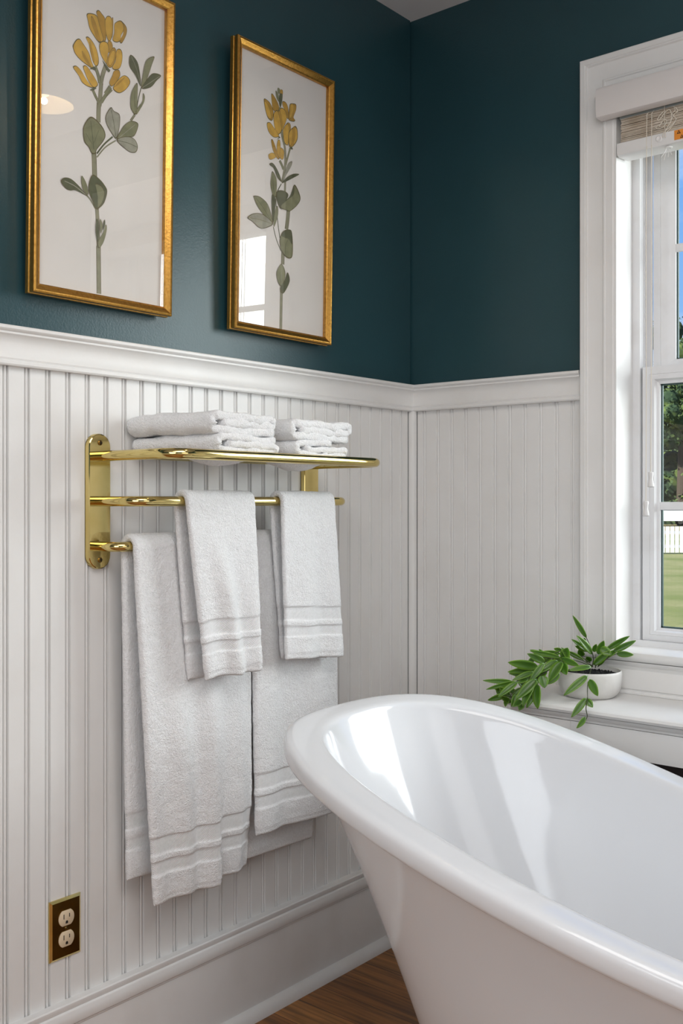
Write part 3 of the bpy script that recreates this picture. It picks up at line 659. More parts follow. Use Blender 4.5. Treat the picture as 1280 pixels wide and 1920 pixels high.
STEMS=[[(0.5666,-0.0757,0.7755),(0.5688,-0.0739,0.7957),(0.5633,-0.0785,0.8216),(0.5567,-0.084,0.8418),(0.5555,-0.0849,0.8461)],
[(0.5677,-0.0748,0.7769),(0.5504,-0.1153,0.7987),(0.5266,-0.1481,0.8159),(0.507,-0.1645,0.8031)],
[(0.5655,-0.0766,0.7769),(0.5454,-0.1542,0.8),(0.5263,-0.2005,0.7812),(0.4962,-0.2256,0.756),(0.4619,-0.2543,0.728),(0.4554,-0.2596,0.7057)],
[(0.5677,-0.0748,0.7755),(0.536,-0.136,0.7855),(0.5118,-0.1735,0.8018),(0.4857,-0.1953,0.8018)],
[(0.5766,-0.0674,0.7755),(0.5972,-0.0589,0.7967),(0.6141,-0.0491,0.8072)],
[(0.5644,-0.0776,0.7697),(0.5914,-0.1419,0.7638),(0.6038,-0.1749,0.7447),(0.604,-0.1747,0.724)],
[(0.6496,-0.2669,0.7432),(0.647,-0.2691,0.7207),(0.649,-0.2674,0.7022),(0.6429,-0.2725,0.6904)],
[(0.5722,-0.0711,0.7755),(0.5865,-0.0591,0.8043)],
[(0.488,-0.1413,0.7668),(0.4617,-0.2153,0.7281),(0.4395,-0.2599,0.7093)],
[(0.4238,-0.1949,0.7351),(0.4432,-0.2307,0.7224),(0.4546,-0.2473,0.7009)],
[(0.4836,-0.145,0.7899),(0.4627,-0.2058,0.7553),(0.4473,-0.2404,0.7469)],
[(0.5722,-0.0711,0.7726),(0.5673,-0.0578,0.8023)],
[(0.4703,-0.1561,0.7495),(0.462,-0.2325,0.7221),(0.4563,-0.2719,0.7243)],
[(0.5633,-0.0785,0.7841),(0.5403,-0.089,0.8004),(0.5187,-0.1026,0.8101)]]

# ------------------------------------------------------------------ framed botanical prints
def col_mat(name, c, rough=.8, n=(60, .8)):
    return mat(name, c, rough, noise_col=(n[0], tuple(x*n[1] for x in c), .4, .65))
M['paper'] = mat('aged_paper', (.73, .695, .66), .85, noise_col=(5, (.68, .645, .61), .40, .66))
M['aY'] = col_mat('ink_yellow', (.62, .375, .065)); M['aY2'] = col_mat('ink_ochre', (.46, .265, .045))
M['aG'] = col_mat('ink_stem_green', (.27, .26, .17)); M['aM'] = col_mat('ink_olive', (.235, .235, .135)); M['aD'] = col_mat('ink_dark_olive', (.115, .12, .065))
M['aL'] = col_mat('ink_pale_sage', (.345, .335, .265)); M['aO'] = col_mat('ink_outline', (.13, .105, .045))
ART_MATS = ['paper', 'aY', 'aY2', 'aG', 'aM', 'aD', 'aL', 'aO']; KEY = {'Y': 1, 'Z': 2, 'G': 3, 'M': 4, 'D': 5, 'L': 6}
GW, GH = .2915, .602
def art_mesh(bm, art):
    """picture surface in the local plane (y, z) of the frame, x is towards the room; shapes are in mm"""
    v = [bm.verts.new((0, a, b)) for a, b in ((-.004, -.004), (GW+.004, -.004), (GW+.004, GH+.004), (-.004, GH+.004))]
    bm.faces.new(v).material_index = 0
    for i, it in enumerate(art):
        x = .00012+i*.000022; k = KEY[it[0]]
        pts = [Vector((0, a/1000, b/1000)) for a, b in it[2]]
        if it[1] == 'p':
            q = catmull(pts, 4, True)
            c = sum(q, Vector())/len(q)
            for s, dx, mi in ((1.0, 0, 7), (.93, .000011, k)):
                vv = [bm.verts.new((x+dx, (c+(p-c)*s).y, (c+(p-c)*s).z)) for p in q]
                bm.faces.new(vv).material_index = mi
        else:
            q = catmull(pts, 5); w = it[3]/2000; ring = []
            for j, p in enumerate(q):
                t = (q[min(j+1, len(q)-1)]-q[max(j-1, 0)]).normalized(); nrm = Vector((0, -t.z, t.y))
                ring.append((p+nrm*w, p-nrm*w))
            for s, dx, mi in (((1.0, 0, 7), (.78, .000011, k)) if w > .0018 else ((1, 0, k),)):
                pr = None
                for a, b in ring:
                    c = (a+b)/2; A = bm.verts.new(((x+dx), (c+(a-c)*s).y, (c+(a-c)*s).z)); B = bm.verts.new(((x+dx), (c+(b-c)*s).y, (c+(b-c)*s).z))
                    if pr: bm.faces.new((pr[0], pr[1], B, A)).material_index = mi
                    pr = (A, B)
LEAN = .018
def picture(art, y0, label):
    root = tag(empty('framed_print', (.024, y0, 1.552)), label, 'picture', None)
    root.rotation_euler = (0, LEAN, 0)
    def fin(name, bm, mats, sm):
        if sm:
            bmesh.ops.recalc_face_normals(bm, faces=bm.faces)
            for f in bm.faces: f.smooth = True
            for e in bm.edges:
                if len(e.link_faces) == 2 and e.calc_face_angle(0) > radians(sm): e.smooth = False
        me = D.meshes.new(name); bm.to_mesh(me); bm.free(); return link(name, me, mats, root)
    # moulding profile (distance out from the glass edge, depth towards the room from the glass)
    pr = [(-.001, -.001), (0, .0015), (.0020, .0030), (.0026, .0026), (.0105, .0070), (.0118, .0078), (.0135, .0082), (.0160, .0072), (.0172, .0050), (.0172, -.0030), (.0150, -.0045), (.0150, -.0065), (.0178, -.0080), (.0180, -.0165), (.0165, -.0178), (.002, -.0178), (-.001, -.006)]
    bm = bmesh.new(); R = []
    for sy, sz in ((0, 0), (1, 0), (1, 1), (0, 1)):
        R.append([bm.verts.new((d, (GW+a if sy else -a), (GH+a if sz else -a))) for a, d in pr])
    n = len(pr)
    for c in range(4):
        for i in range(n): bm.faces.new((R[c][i], R[c][(i+1) % n], R[(c+1) % 4][(i+1) % n], R[(c+1) % 4][i]))
    fin('frame', bm, 'gold', 22)
    bm = bmesh.new(); box(bm, -.0005, .0005, -.0008, GW+.0008, -.0008, GH+.0008); fin('glass', bm, 'pglass', 0)
    bm = bmesh.new(); art_mesh(bm, art)
    for v in bm.verts: v.co.x -= .0065
    bmesh.ops.recalc_face_normals(bm, faces=bm.faces)
    for f in bm.faces:
        if f.normal.x < 0: f.normal_flip()
    fin('botanical_print', bm, ART_MATS, 0)
    bm = bmesh.new(); box(bm, -.0165, -.0075, -.0005, GW+.0005, -.0005, GH+.0005); fin('backing_board', bm, 'recess', 0)
    return root
picture(ART_A, -1.184, 'gold framed botanical print of large yellow blossoms, the left one on the teal wall')
picture(ART_B, -.681, 'gold framed botanical print of a slender yellow flower spike, nearer the room corner')

# ------------------------------------------------------------------ brass towel rack
rk = tag(empty('towel_rack', (0, -.73, 1.157)), 'polished brass wall rack with a towel shelf above two bars', 'towel rack')
def stadium(w, h, n=12):
    r = w/2; p = [(r*cos(pi*k/n), h/2-r+r*sin(pi*k/n)) for k in range(n+1)]
    return p+[(r*cos(pi+pi*k/n), -h/2+r+r*sin(pi+pi*k/n)) for k in range(n+1)]
for yc in (-1.0405, -.4245):
    bm = bmesh.new(); rings = []
    for x, ins in ((.0003, 0), (.0085, 0), (.0108, .0008), (.0120, .0026)):
        rings.append([bm.verts.new((x, yc+a, 1.157+b)) for a, b in stadium(.052-2*ins, .262-2*ins)])
    for i in range(3):
        for k in range(len(rings[0])): bm.faces.new((rings[i][k], rings[i][(k+1) % len(rings[0])], rings[i+1][(k+1) % len(rings[0])], rings[i+1][k]))
    bm.faces.new(rings[0][::-1]); bm.faces.new(rings[-1]); pl = done('wall_plate', bm, 'brass', rk, smooth=30)
    for z in (1.270, 1.044):
        bm = bmesh.new(); lathe(bm, [(.0052, .0119), (.0050, .0132), (.0035, .0144), (0, .0148)], (0, yc, z), 20, 'x')
        for a, b in ((.0034, .0007), (.0007, .0034)): box(bm, .01455, .0150, yc-a, yc+a, z-b, z+b, 1)
        done('screw', bm, ['brass_dark', 'slot'], pl, smooth=40)
def loop_bar(name, xf, z, r, rc, ya=-1.0405, yb=-.4245):
    pts = [Vector((.0115, ya, z))]
    for k in range(9): t = k/8*pi/2; pts.append(Vector((xf-rc+rc*sin(t), ya+rc-rc*cos(t), z)))
    for k in range(1, 12): pts.append(Vector((xf, ya+rc+(yb-ya-2*rc)*k/12, z)))
    for k in range(9): t = k/8*pi/2; pts.append(Vector((xf-rc+rc*cos(t), yb-rc+rc*sin(t), z)))
    pts.append(Vector((.0115, yb, z)))
    bm = bmesh.new(); tube(bm, pts, r, 20); return done(name, bm, 'brass', rk, smooth=60)
TZ, MZ, BZ = 1.2440, 1.1571, 1.0700; TX, MX, BX = .2260, .1190, .0620
loop_bar('shelf_rail', TX, TZ, .0102, .045, yb=-.4215)
loop_bar('upper_bar', MX, MZ, .0098, .042, yb=-.4165); loop_bar('lower_bar', BX, BZ, .0096, .030)
for x in (.055, .103, .151):
    bm = bmesh.new(); tube(bm, [(x, -1.0405, TZ), (x, -.4245, TZ)], .0050, 14); done('shelf_rod', bm, 'brass', rk, smooth=60)

# ------------------------------------------------------------------ towels
def smoothstep(a, b, x):
    t = min(1, max(0, (x-a)/(b-a))); return t*t*(3-2*t)
def band_mask(v, s):
    """1 inside the two flat woven bands near the hem; v in metres above the hem"""
    f = lambda a, b: smoothstep(a-.0022, a, v/s)*(1-smoothstep(b, b+.0022, v/s))
    return max(f(.052, .072), f(.087, .114))
def finish_cloth(name, bm, uvs, band, label, group):
    bmesh.ops.recalc_face_normals(bm, faces=bm.faces)
    uvl = bm.loops.layers.uv.new('UVMap')
    for f in bm.faces:
        f.smooth = True
        for l in f.loops: l[uvl].uv = uvs[l.vert.index]
    me = D.meshes.new(name); bm.to_mesh(me); bm.free()
    at = me.attributes.new('band', 'FLOAT', 'POINT')
    for i, b in enumerate(band): at.data[i].value = b
    return tag(link(name, me, 'terry'), label, 'towel', group)
def hang_towel(name, label, group, xb, zb, rb, th, top, botf, zf, botb, zk, wave, bs=1., gap=0., step=.0031, bulge=.0, seed=0):
    """top/botf/botb: (y_left, y_right) at the bar, front hem and rear hem; zf/zk: functions of t giving the hem heights"""
    rho = rb+th/2+.0006; ny = max(12, int((top[1]-top[0])/step)); zfm = zf(.5); zkm = zk(.5)
    nf = int((zb-zfm)/step); nb = int((zb-zkm)/step*.7); na = 10
    def center(i, t):
        if i <= nf:
            h = 1-i/nf; z = zf(t)+(zb-zf(t))*(i/nf); x = xb+rho; yl = top[0]+(botf[0]-top[0])*h; yr = top[1]+(botf[1]-top[1])*h
            v = z-zf(t); x += wave(t, h, yl+(yr-yl)*t)*smoothstep(0, .25, h)+bulge*sin(pi*h)*.5; side = 1
            nrm = Vector((1, 0, 0)); L_ = v
        elif i <= nf+na:
            a = (i-nf)/na*pi; h = 0; x = xb+rho*cos(a); z = zb+rho*sin(a); yl, yr = top; v = zb-zf(t)+a*rho; nrm = Vector((cos(a), 0, sin(a)))
        else:
            k = (i-nf-na)/nb; h = k; z = zb-(zb-zk(t))*k; x = xb-rho-gap*k; yl = top[0]+(botb[0]-top[0])*k; yr = top[1]+(botb[1]-top[1])*k
            v = z-zk(t); nrm = Vector((-1, 0, 0))
        return Vector((x, yl+(yr-yl)*t, z)), nrm, v, (yr-yl)
    total = nf+na+nb; bm = bmesh.new(); uvs = []; band = []; G = [[], []]
    for side in (0, 1):
        for i in range(total+1):
            row = []
            for j in range(ny+1):
                t = j/ny
                # denser columns at the folded edges
                t = .5-.5*cos(pi*t)*(.35)-.5*(1-2*t)*.65 if True else t
                p, nrm, v, wdt = center(i, t)
                edge = min(t, 1-t)*wdt; ev = min(v if i <= nf or i > nf+na else 9, 9)
                e = min(1, edge/(th*.55)); e2 = min(1, max(0, ev)/(th*.45))
                k = sqrt(max(0, 1-(1-e)**2))*sqrt(max(0, 1-(1-e2)**2))
                b = band_mask(v, bs) if (i <= nf or i > nf+na) else 0
                hem = smoothstep(.0, .001, .0135*bs-v)
                q = p*1.0; f = noise.noise(Vector((p.x*210+seed, p.y*230, p.z*230)))*.0007+noise.noise(Vector((p.x*60, p.y*60+seed, p.z*60)))*.0011
                f *= (1-.7*b)*(1-.6*hem); f -= .0019*b+.0016*hem
                if edge < .001: p = p+Vector((0, (f*1.3) * (1 if t > .5 else -1), 0))
                sgn = 1 if side == 0 else -1
                q = p+nrm*sgn*(th/2*k+(f if k > .3 else 0))
                border = (j in (0, ny)) or i in (0, total)
                if side == 1 and border: row.append(G[0][i][j]); continue
                vv = bm.verts.new(q); row.append(vv); uvs.append((t*wdt, v)); band.append(b)
            G[side].append(row)
    bm.verts.index_update()
    for side in (0, 1):
        g = G[side]
        for i in range(total):
            for j in range(ny):
                q = (g[i][j], g[i][j+1], g[i+1][j+1], g[i+1][j])
                if len(set(q)) < 4: continue
                try: bm.faces.new(q if side == 0 else q[::-1])
                except ValueError: pass
    return finish_cloth(name, bm, uvs, band, label, group)
g_ = lambda x, c, w: math.exp(-((x-c)/w)**2)
# bath towels over the lower bar
def w3(t, h, y):
    a = .010*g_(t, .27, .11)*smoothstep(.25, .6, h)*(1-.5*smoothstep(.8, 1, h)); a += .012*g_(t, .57, .10)*smoothstep(.2, .55, h)
    a -= .006*g_(t, .42, .07)*h; a += .004*sin(t*17+1)*h
    a -= .009*smoothstep(.600, .625, t-.02*sin(h*3))*smoothstep(.75, 1, h)
    a += .006*g_(t, .86, .08)*h
    return a*1.9+.004*h
hang_towel('bath_towel', 'long white bath towel over the lower brass bar, at its left end', 'bath towels on the lower bar', BX, BZ, .0098, .0150,
           (-1.014, -.704), (-.974, -.694), lambda t: .3745-.009*t+.006*smoothstep(.60, .63, t), (-.998, -.72), lambda t: .418-.004*t, w3, 1.15, gap=.006, seed=3)
def w4(t, h, y):
    return .013*g_(t, .15, .14)*h-.007*g_(t, .36, .1)*h+.016*g_(t, .72, .16)*smoothstep(.1, .5, h)*(1-.4*h)+.003*sin(t*13+2)*h+.002*h
hang_towel('bath_towel', 'long white bath towel on the lower brass bar, hanging behind the tub rim', 'bath towels on the lower bar', BX, BZ, .0098, .0150,
           (-.700, -.422), (-.693, -.412), lambda t: .4400-.012*t, (-.676, -.455), lambda t: .372-.006*t, w4, 1.15, gap=.006, seed=9)
# hand towels over the upper bar
def w1(t, h, y):
    d = t-(.30+.25*h)
    return .018*g_(d, 0, .13)*smoothstep(.1, .55, h)-.010*g_(d, .26, .10)*smoothstep(.2, .7, h)+.012*g_(t, .93, .12)*h+.006*g_(t, .08, .1)*h
hang_towel('hand_towel', 'white hand towel over the upper brass bar, the left and crooked one', 'hand towels on the upper bar', MX, MZ, .0100, .0120,
           (-.932, -.744), (-.884, -.730), lambda t: .8035+.004*t+.003*sin(t*6), (-.893, -.735), lambda t: .8010+.004*t, w1, 1.0, gap=.006, seed=5)
def w2(t, h, y):
    return .010*g_(t, .35, .15)*h-.006*g_(t, .62, .1)*h+.010*g_(t, .88, .12)*h
hang_towel('hand_towel', 'white hand towel over the upper brass bar, the right and straight one', 'hand towels on the upper bar', MX, MZ, .0100, .0120,
           (-.663, -.488), (-.650, -.460), lambda t: .8165-.014*t, (-.622, -.468), lambda t: .8120-.016*t, w2, 1.0, gap=.005, seed=8)

def folded_towel(label, y0f, y0b, y1f, y1b, x0, x1, z0, h, seed, bandpos=None, sag=0., top_slope=0., tail=0., flip=True):
    """a towel folded into four thick layers: one big fold at the y0 side, two noses at the y1 side"""
    tau = h/3
    path = []
    L1, L2, L3 = (tau*.5, tau*1.5, tau*2.5)
    def arc(cy, cz, r, a0, a1, n=8, ry=None):
        return [((cy+(ry or r)*cos(a0+(a1-a0)*k/n)), cz+r*sin(a0+(a1-a0)*k/n)) for k in range(n+1)]
    w = abs(y1f-y0f)
    lin = lambda a, b, z, n=14: [(a+(b-a)*k/n, z) for k in range(n+1)]
    if not flip:
        path += lin(.030, w-tau*1.15, L2)
        path += arc(w-tau*1.15, (L1+L2)/2, tau*.5, pi/2, -pi/2, 10, tau*.70)[1:]
        path += lin(w-tau*1.15, h*.5, L1)[1:]
        path += arc(h*.5, h/2, tau, -pi/2, -3*pi/2, 16, h*.5-tau*.5)[1:]
        path += lin(h*.5, w-tau*.55-tail, L3)[1:]
    else:
        path += lin(w-tau*.55-tail, h*.5, L1)
        path += arc(h*.5, h/2, tau, -pi/2, -3*pi/2, 16, h*.5-tau*.5)[1:]
        path += lin(h*.5, w-tau*1.15, L3)[1:]
        path += arc(w-tau*1.15, (L3+L2)/2, tau*.5, pi/2, -pi/2, 10, tau*.70)[1:]
        path += lin(w-tau*1.15, .030, L2)[1:]
    n = len(path); nx = int((x1-x0)/.0045); bm = bmesh.new(); uvs = []; band = []; G = []
    nrm = []
    for i in range(n):
        a = Vector(path[max(i-1, 0)]); b = Vector(path[min(i+1, n-1)]); t = (b-a).normalized(); nrm.append(Vector((-t.y, t.x)))
    ring_idx = [(i, 1) for i in range(n)]+[(i, -1) for i in range(n-1, -1, -1)]
    for j in range(-3, nx+4):
        u = min(1, max(0, j/nx)); x = x0+(x1-x0)*u
        cap = 0
        if j < 0: cap = -j
        if j > nx: cap = j-nx
        shrink = (1, .93, .74, .30)[cap]; x += (1 if j > nx else -1)*(.0, .0034, .0058, .0070)[cap]
        row = []
        y0 = y0b+(y0f-y0b)*u; y1 = y1b+(y1f-y1b)*u; sc = (y1-y0)/w
        for i, sg in ring_idx:
            py, pz = path[i]
            k = tau*.5*shrink*1.32
            yy = py+nrm[i].x*sg*k; zz = pz+nrm[i].y*sg*k
            Y = y0+yy*sc; s = yy/w
            P = Vector((x, Y, 0))
            lay = pz/h
            wob = noise.noise(Vector((x*11+seed, s*3.5, lay*1.5)))*.0060*lay+noise.noise(Vector((x*30, s*9+seed, lay*2+3)))*.0026
            zz += wob+top_slope*s*lay-sag*g_(x, (x0+x1)/2+.03, .055)*(1-lay)*sin(pi*min(1, max(0, s)))*1.0
            zz -= .005*lay*(1-smoothstep(0, .35, u))*1.0
            end = smoothstep(.90, 1.0, u)
            x_off = (noise.noise(Vector((s*8+seed, lay*7, 1.3)))*.006+noise.noise(Vector((s*25, lay*16, seed)))*.0022)*end*(1 if j >= nx*.9 else 0)
            f = noise.noise(Vector((x*230, Y*230, zz*230+seed)))*.0009*(1+end)
            b = 0
            if bandpos: b = 1. if abs(x-bandpos) < .009 else 0.; f = f*(1-b)-.0012*b*(1 if abs(abs(x-bandpos)-.0045) < .0025 else .3)
            row.append(bm.verts.new((x+x_off, Y+nrm[i].x*sg*f*1.2, z0+zz+nrm[i].y*sg*f*1.2))); uvs.append((x, py+lay)); band.append(0.)
        G.append(row)
    bm.verts.index_update(); m = len(ring_idx)
    for a in range(len(G)-1):
        for i in range(m): bm.faces.new((G[a][i], G[a][(i+1) % m], G[a+1][(i+1) % m], G[a+1][i]))
    for row, fl in ((G[0], 1), (G[-1], 0)):
        for i in range(n-1):
            q = (row[i], row[i+1], row[m-2-i], row[m-1-i]); bm.faces.new(q if fl else q[::-1])
    return finish_cloth('folded_towel', bm, uvs, band, label, 'folded towels on the brass shelf')
zs = TZ+.0076
folded_towel('folded white towel at the bottom of the left stack on the brass shelf', -.925, -.962, -.758, -.770, .016, .212, zs, .0345, 2, .072, sag=.026, flip=False, tail=.004)
folded_towel('folded white towel on top of the left stack on the brass shelf', -.937, -.972, -.762, -.772, .012, .208, zs+.0355, .0400, 5, .060)
folded_towel('folded white towel at the bottom of the right stack on the brass shelf', -.705, -.715, -.540, -.545, .016, .212, zs, .0330, 11, None, sag=.034, flip=False, tail=.05)
folded_towel('folded white towel on top of the right stack on the brass shelf', -.716, -.720, -.522, -.530, .014, .208, zs+.0345, .0400, 14, None, tail=.0)

# ------------------------------------------------------------------ bathtub
tb = tag(empty('bathtub', (1.10, -.75, 0)), 'white freestanding slipper bathtub with a rolled rim, standing on the wood floor', 'bathtub')
TP = dict(xe=.3371, yc=-.6877, b=.3544, n=2.5785, zh=.7614, zl=.5303, L=1.1846, a=.7717, rot=.0475, k=-.2284, m=.8082)
def tub_curve(t, off=0., dz=0., P=TP, flat=None, xe=None, a=None, b=None, n=None):
    a_ = (P['a'] if a is None else a); b_ = P['b'] if b is None else b; xe_ = P['xe'] if xe is None else xe; n_ = n or P['n']
    c, s = cos(t), sin(t)
    x = (a_-off)*math.copysign(abs(c)**(2/n_), c); y = (b_-off)*math.copysign(abs(s)**(2/n_), s); y *= (1+P['k']*x/a_)
    u = min(1, max(0, (x+a_)/P['L']))**P['m']; z = P['zh']+(P['zl']-P['zh'])*(u*u*(3-2*u))
    if flat is not None: z = flat
    r = P['rot']; return Vector((xe_+a_+x*cos(r)-y*sin(r), P['yc']+x*sin(r)+y*cos(r), z+dz))
def tub_low(t, head, foot, bf, z, n=2.4):
    return tub_curve(t, flat=z, xe=TP['xe']+head, a=(2*TP['a']-head-foot)/2, b=bf, n=n)
NT = 220; rings = []
def tpar(k):       # more vertices round the two ends
    return 2*pi*k/NT
def add(fn): rings.append([fn(tpar(k)) for k in range(NT)])
# outside, from the foot up
for w_ in (1.0, .985, .95, .9, .8, .7, .6, .5, .4, .3, .2, .12, .06, .02):
    ww = w_**.8
    def f(t, w_=w_, ww=ww):
        A = tub_curve(t, .031, -.036); B = tub_low(t, .34, .22, .20, .03)
        return Vector((A.x+(B.x-A.x)*ww, A.y+(B.y-A.y)*ww, A.z+(B.z-A.z)*w_))
    add(f)
for off, dz in ((.0300, -.0370), (.0280, -.0388), (.0090, -.0390), (.0045, -.0382), (.0020, -.0360), (.0008, -.0320), (.0, -.0240), (.0, -.0160), (.0006, -.0105), (.0024, -.0062), (.0054, -.0032), (.0094, -.0013), (.0140, -.0004), (.0220, 0), (.034, -.0002), (.046, -.0008), (.0545, -.0016), (.0585, -.0032), (.0618, -.0066), (.0640, -.0125)):
    add(lambda t, off=off, dz=dz: tub_curve(t, off, dz))
# inside, down to the floor of the basin
for w_ in (.03, .07, .12, .18, .25, .33, .42, .52, .62, .72, .80, .87, .93, .97, 1.0):
    def f(t, w_=w_):
        A = tub_curve(t, .064, -.0125); B = tub_low(t, .47, .27, .19, .20, 2.2)
        e = w_; v = 1-(1-w_)**1.35
        hh = (1-math.sqrt(max(0, 1-w_**3.0)))        # the wall curls into the floor
        k = e*.70+hh*.30
        return Vector((A.x+(B.x-A.x)*k, A.y+(B.y-A.y)*k, A.z+(B.z-A.z)*(v)))
    add(f)
for s_ in (.85, .6, .3):
    def f(t, s_=s_):
        B = tub_low(t, .47, .27, .19, .20, 2.2); c = Vector((1.15, -.70, .192)); return Vector((c.x+(B.x-c.x)*s_, c.y+(B.y-c.y)*s_, .20-.008*(1-s_)))
    add(f)
bm = bmesh.new(); V = [[bm.verts.new(p) for p in r] for r in rings]
for i in range(len(V)-1):
    for k in range(NT): bm.faces.new((V[i][k], V[i][(k+1) % NT], V[i+1][(k+1) % NT], V[i+1][k]))
bm.faces.new(V[-1]); bm.faces.new(V[0][::-1])
done('basin', bm, 'porcelain', tb, smooth=60)
bm = bmesh.new(); A = [[bm.verts.new(tub_low(2*pi*k/120, .34+i_, .22+i_, .20-i_, z)) for k in range(120)] for i_, z in ((.012, 0), (.012, .022), (.016, .030))]
for i in range(2):
    for k in range(120): bm.faces.new((A[i][k], A[i][(k+1) % 120], A[i+1][(k+1) % 120], A[i+1][k]))
bm.faces.new(A[0][::-1]); bm.faces.new(A[2]); done('plinth', bm, 'porcelain', tb, smooth=50)
bm = bmesh.new(); lathe(bm, [(.030, .1935), (.030, .1965), (.026, .1985), (.012, .1975), (0, .1975)], (1.20, -.70, 0), 32); done('drain', bm, 'brass', tb)

# ------------------------------------------------------------------ potted plant on the shelf
pt = tag(empty('potted_plant', (.571, -.096, .712)), 'low white ceramic bowl with a trailing green plant on the window shelf', 'plant')
PC = (.571, -.096, .7122)
bm = bmesh.new(); lathe(bm, [(0, 0), (.050, 0), (.0540, .0012), (.0605, .0065), (.0668, .0150), (.0703, .026), (.0716, .040), (.0712, .054), (.0703, .0595), (.0688, .0605), (.0673, .0595), (.0668, .045), (.060, .038), (0, .038)], PC, 72); done('pot', bm, 'ceramic', pt, smooth=50)
bm = bmesh.new(); lathe(bm, [(0, .050), (.03, .0515), (.0669, .0500), (.0669, .0440), (0, .044)], PC, 48)
for k in range(260):
    a = random.uniform(0, 2*pi); r = .058*sqrt(random.random()); s = random.uniform(.0014, .0030)
    bmesh.ops.create_icosphere(bm, subdivisions=1, radius=s, matrix=Matrix.Translation((PC[0]+r*cos(a), PC[1]+r*sin(a), PC[2]+.0510+random.uniform(0, .0012))))
done('gravel', bm, 'soil', pt, smooth=0)
def leaf(bm, ed, b, t, w, rnd):
    b = Vector(b); t = Vector(t); ax = t-b; ln = ax.length; ax.normalize()
    view = (CAMV-(b+t)/2).normalized()
    side = ax.cross(view); side.normalize(); up = side.cross(ax).normalized()
    side = (side*cos(rnd)+up*sin(rnd)).normalized(); up = side.cross(ax).normalized()
    n = 11; half = w*.62/ max(.55, cos(rnd)); rows = []
    bend = ln*random.uniform(.05, .13)*(1 if up.z > 0 else -1)
    for i in range(n+1):
        s = i/n; ww = half*(sin(pi*min(1, s**.80))**.72 if 0 < s < 1 else 0)+.00035
        c = b+ax*(ln*s)+up*(bend*4*s*(1-s)*.5); row = []
        for j in (-2, -1, 0, 1, 2):
            q = j/2; p = c+side*(ww*q)+up*(abs(q)*ww*.35)
            row.append(bm.verts.new(p)); ed.append(abs(q)**4*.62+.15*s**4)
        rows.append(row)
    for i in range(n):
        for j in range(4): bm.faces.new((rows[i][j], rows[i][j+1], rows[i+1][j+1], rows[i+1][j]))
CAMV = Vector((1.6345, -2.2582, 1.1571))
bm = bmesh.new(); ed = []
for b, t, w_ in LEAVES: leaf(bm, ed, b, t, w_, random.uniform(-.5, .5))
for k in range(26):        # smaller leaves filling in along the long runners
    s_ = STEMS[random.choice((1, 2, 3, 8, 9, 10, 12))]; i = random.randrange(len(s_)-1); p = Vector(s_[i]).lerp(Vector(s_[i+1]), random.random())
    d = Vector((random.uniform(-1, .1), random.uniform(-.6, .3), random.uniform(-.9, .35))).normalized()*random.uniform(.022, .042)
    if p.z+d.z < .722 and p.x > .42: d.z = abs(d.z)
    leaf(bm, ed, p, p+d, .009, random.uniform(-.6, .6))
bm.normal_update()
g0 = list(bm.verts); n0 = len(g0)
for f in bm.faces: f.smooth = True
r_ = bmesh.ops.solidify(bm, geom=list(bm.faces), thickness=.0006)
me = D.meshes.new('foliage')
vl = pt.location; bmesh.ops.translate(bm, vec=-vl, verts=bm.verts); bm.verts.index_update(); bm.to_mesh(me); bm.free()
fo = link('foliage', me, 'leaf', pt); at = me.attributes.new('edge', 'FLOAT', 'POINT')
for i in range(len(me.vertices)): at.data[i].value = ed[i % len(ed)] if i < 2*len(ed) else 0
bm = bmesh.new()
for s_ in STEMS:
    q = catmull(s_, 6); tube(bm, q, [.0013-.0006*i/len(q) for i in range(len(q))], 7)
done('stems', bm, 'stem', pt, smooth=60)

# ------------------------------------------------------------------ wall outlet
ou = tag(empty('wall_outlet', (0, -1.1135, .3555)), 'brass cover plate with two ivory sockets, low on the white beadboard', 'outlet')
oy, oz = -1.1135, .3555
bm = bmesh.new(); R = []
for x, iy, iz in ((.0002, 0, 0), (.0030, 0, 0), (.0062, .0045, .0045)):
    R.append([bm.verts.new((x, oy+sy*(.0345-iy), oz+sz*(.0565-iz))) for sy, sz in ((-1, -1), (1, -1), (1, 1), (-1, 1))])
for i in range(2):
    for k in range(4): bm.faces.new((R[i][k], R[i][(k+1) % 4], R[i+1][(k+1) % 4], R[i+1][k]))
bm.faces.new(R[0][::-1]); bm.faces.new(R[2]).material_index = 1; done('cover_plate', bm, ['brass', 'brass_dark'], ou, smooth=0, bevel=.0006)
def rec_outline(w, h, n=9):
    a0 = math.asin(h/w)
    return [(w/2*cos(a), w/2*sin(a)) for a in [(-a0+2*a0*k/n) for k in range(n+1)]]+[(w/2*cos(a), w/2*sin(a)) for a in [(pi-a0+2*a0*k/n) for k in range(n+1)]]
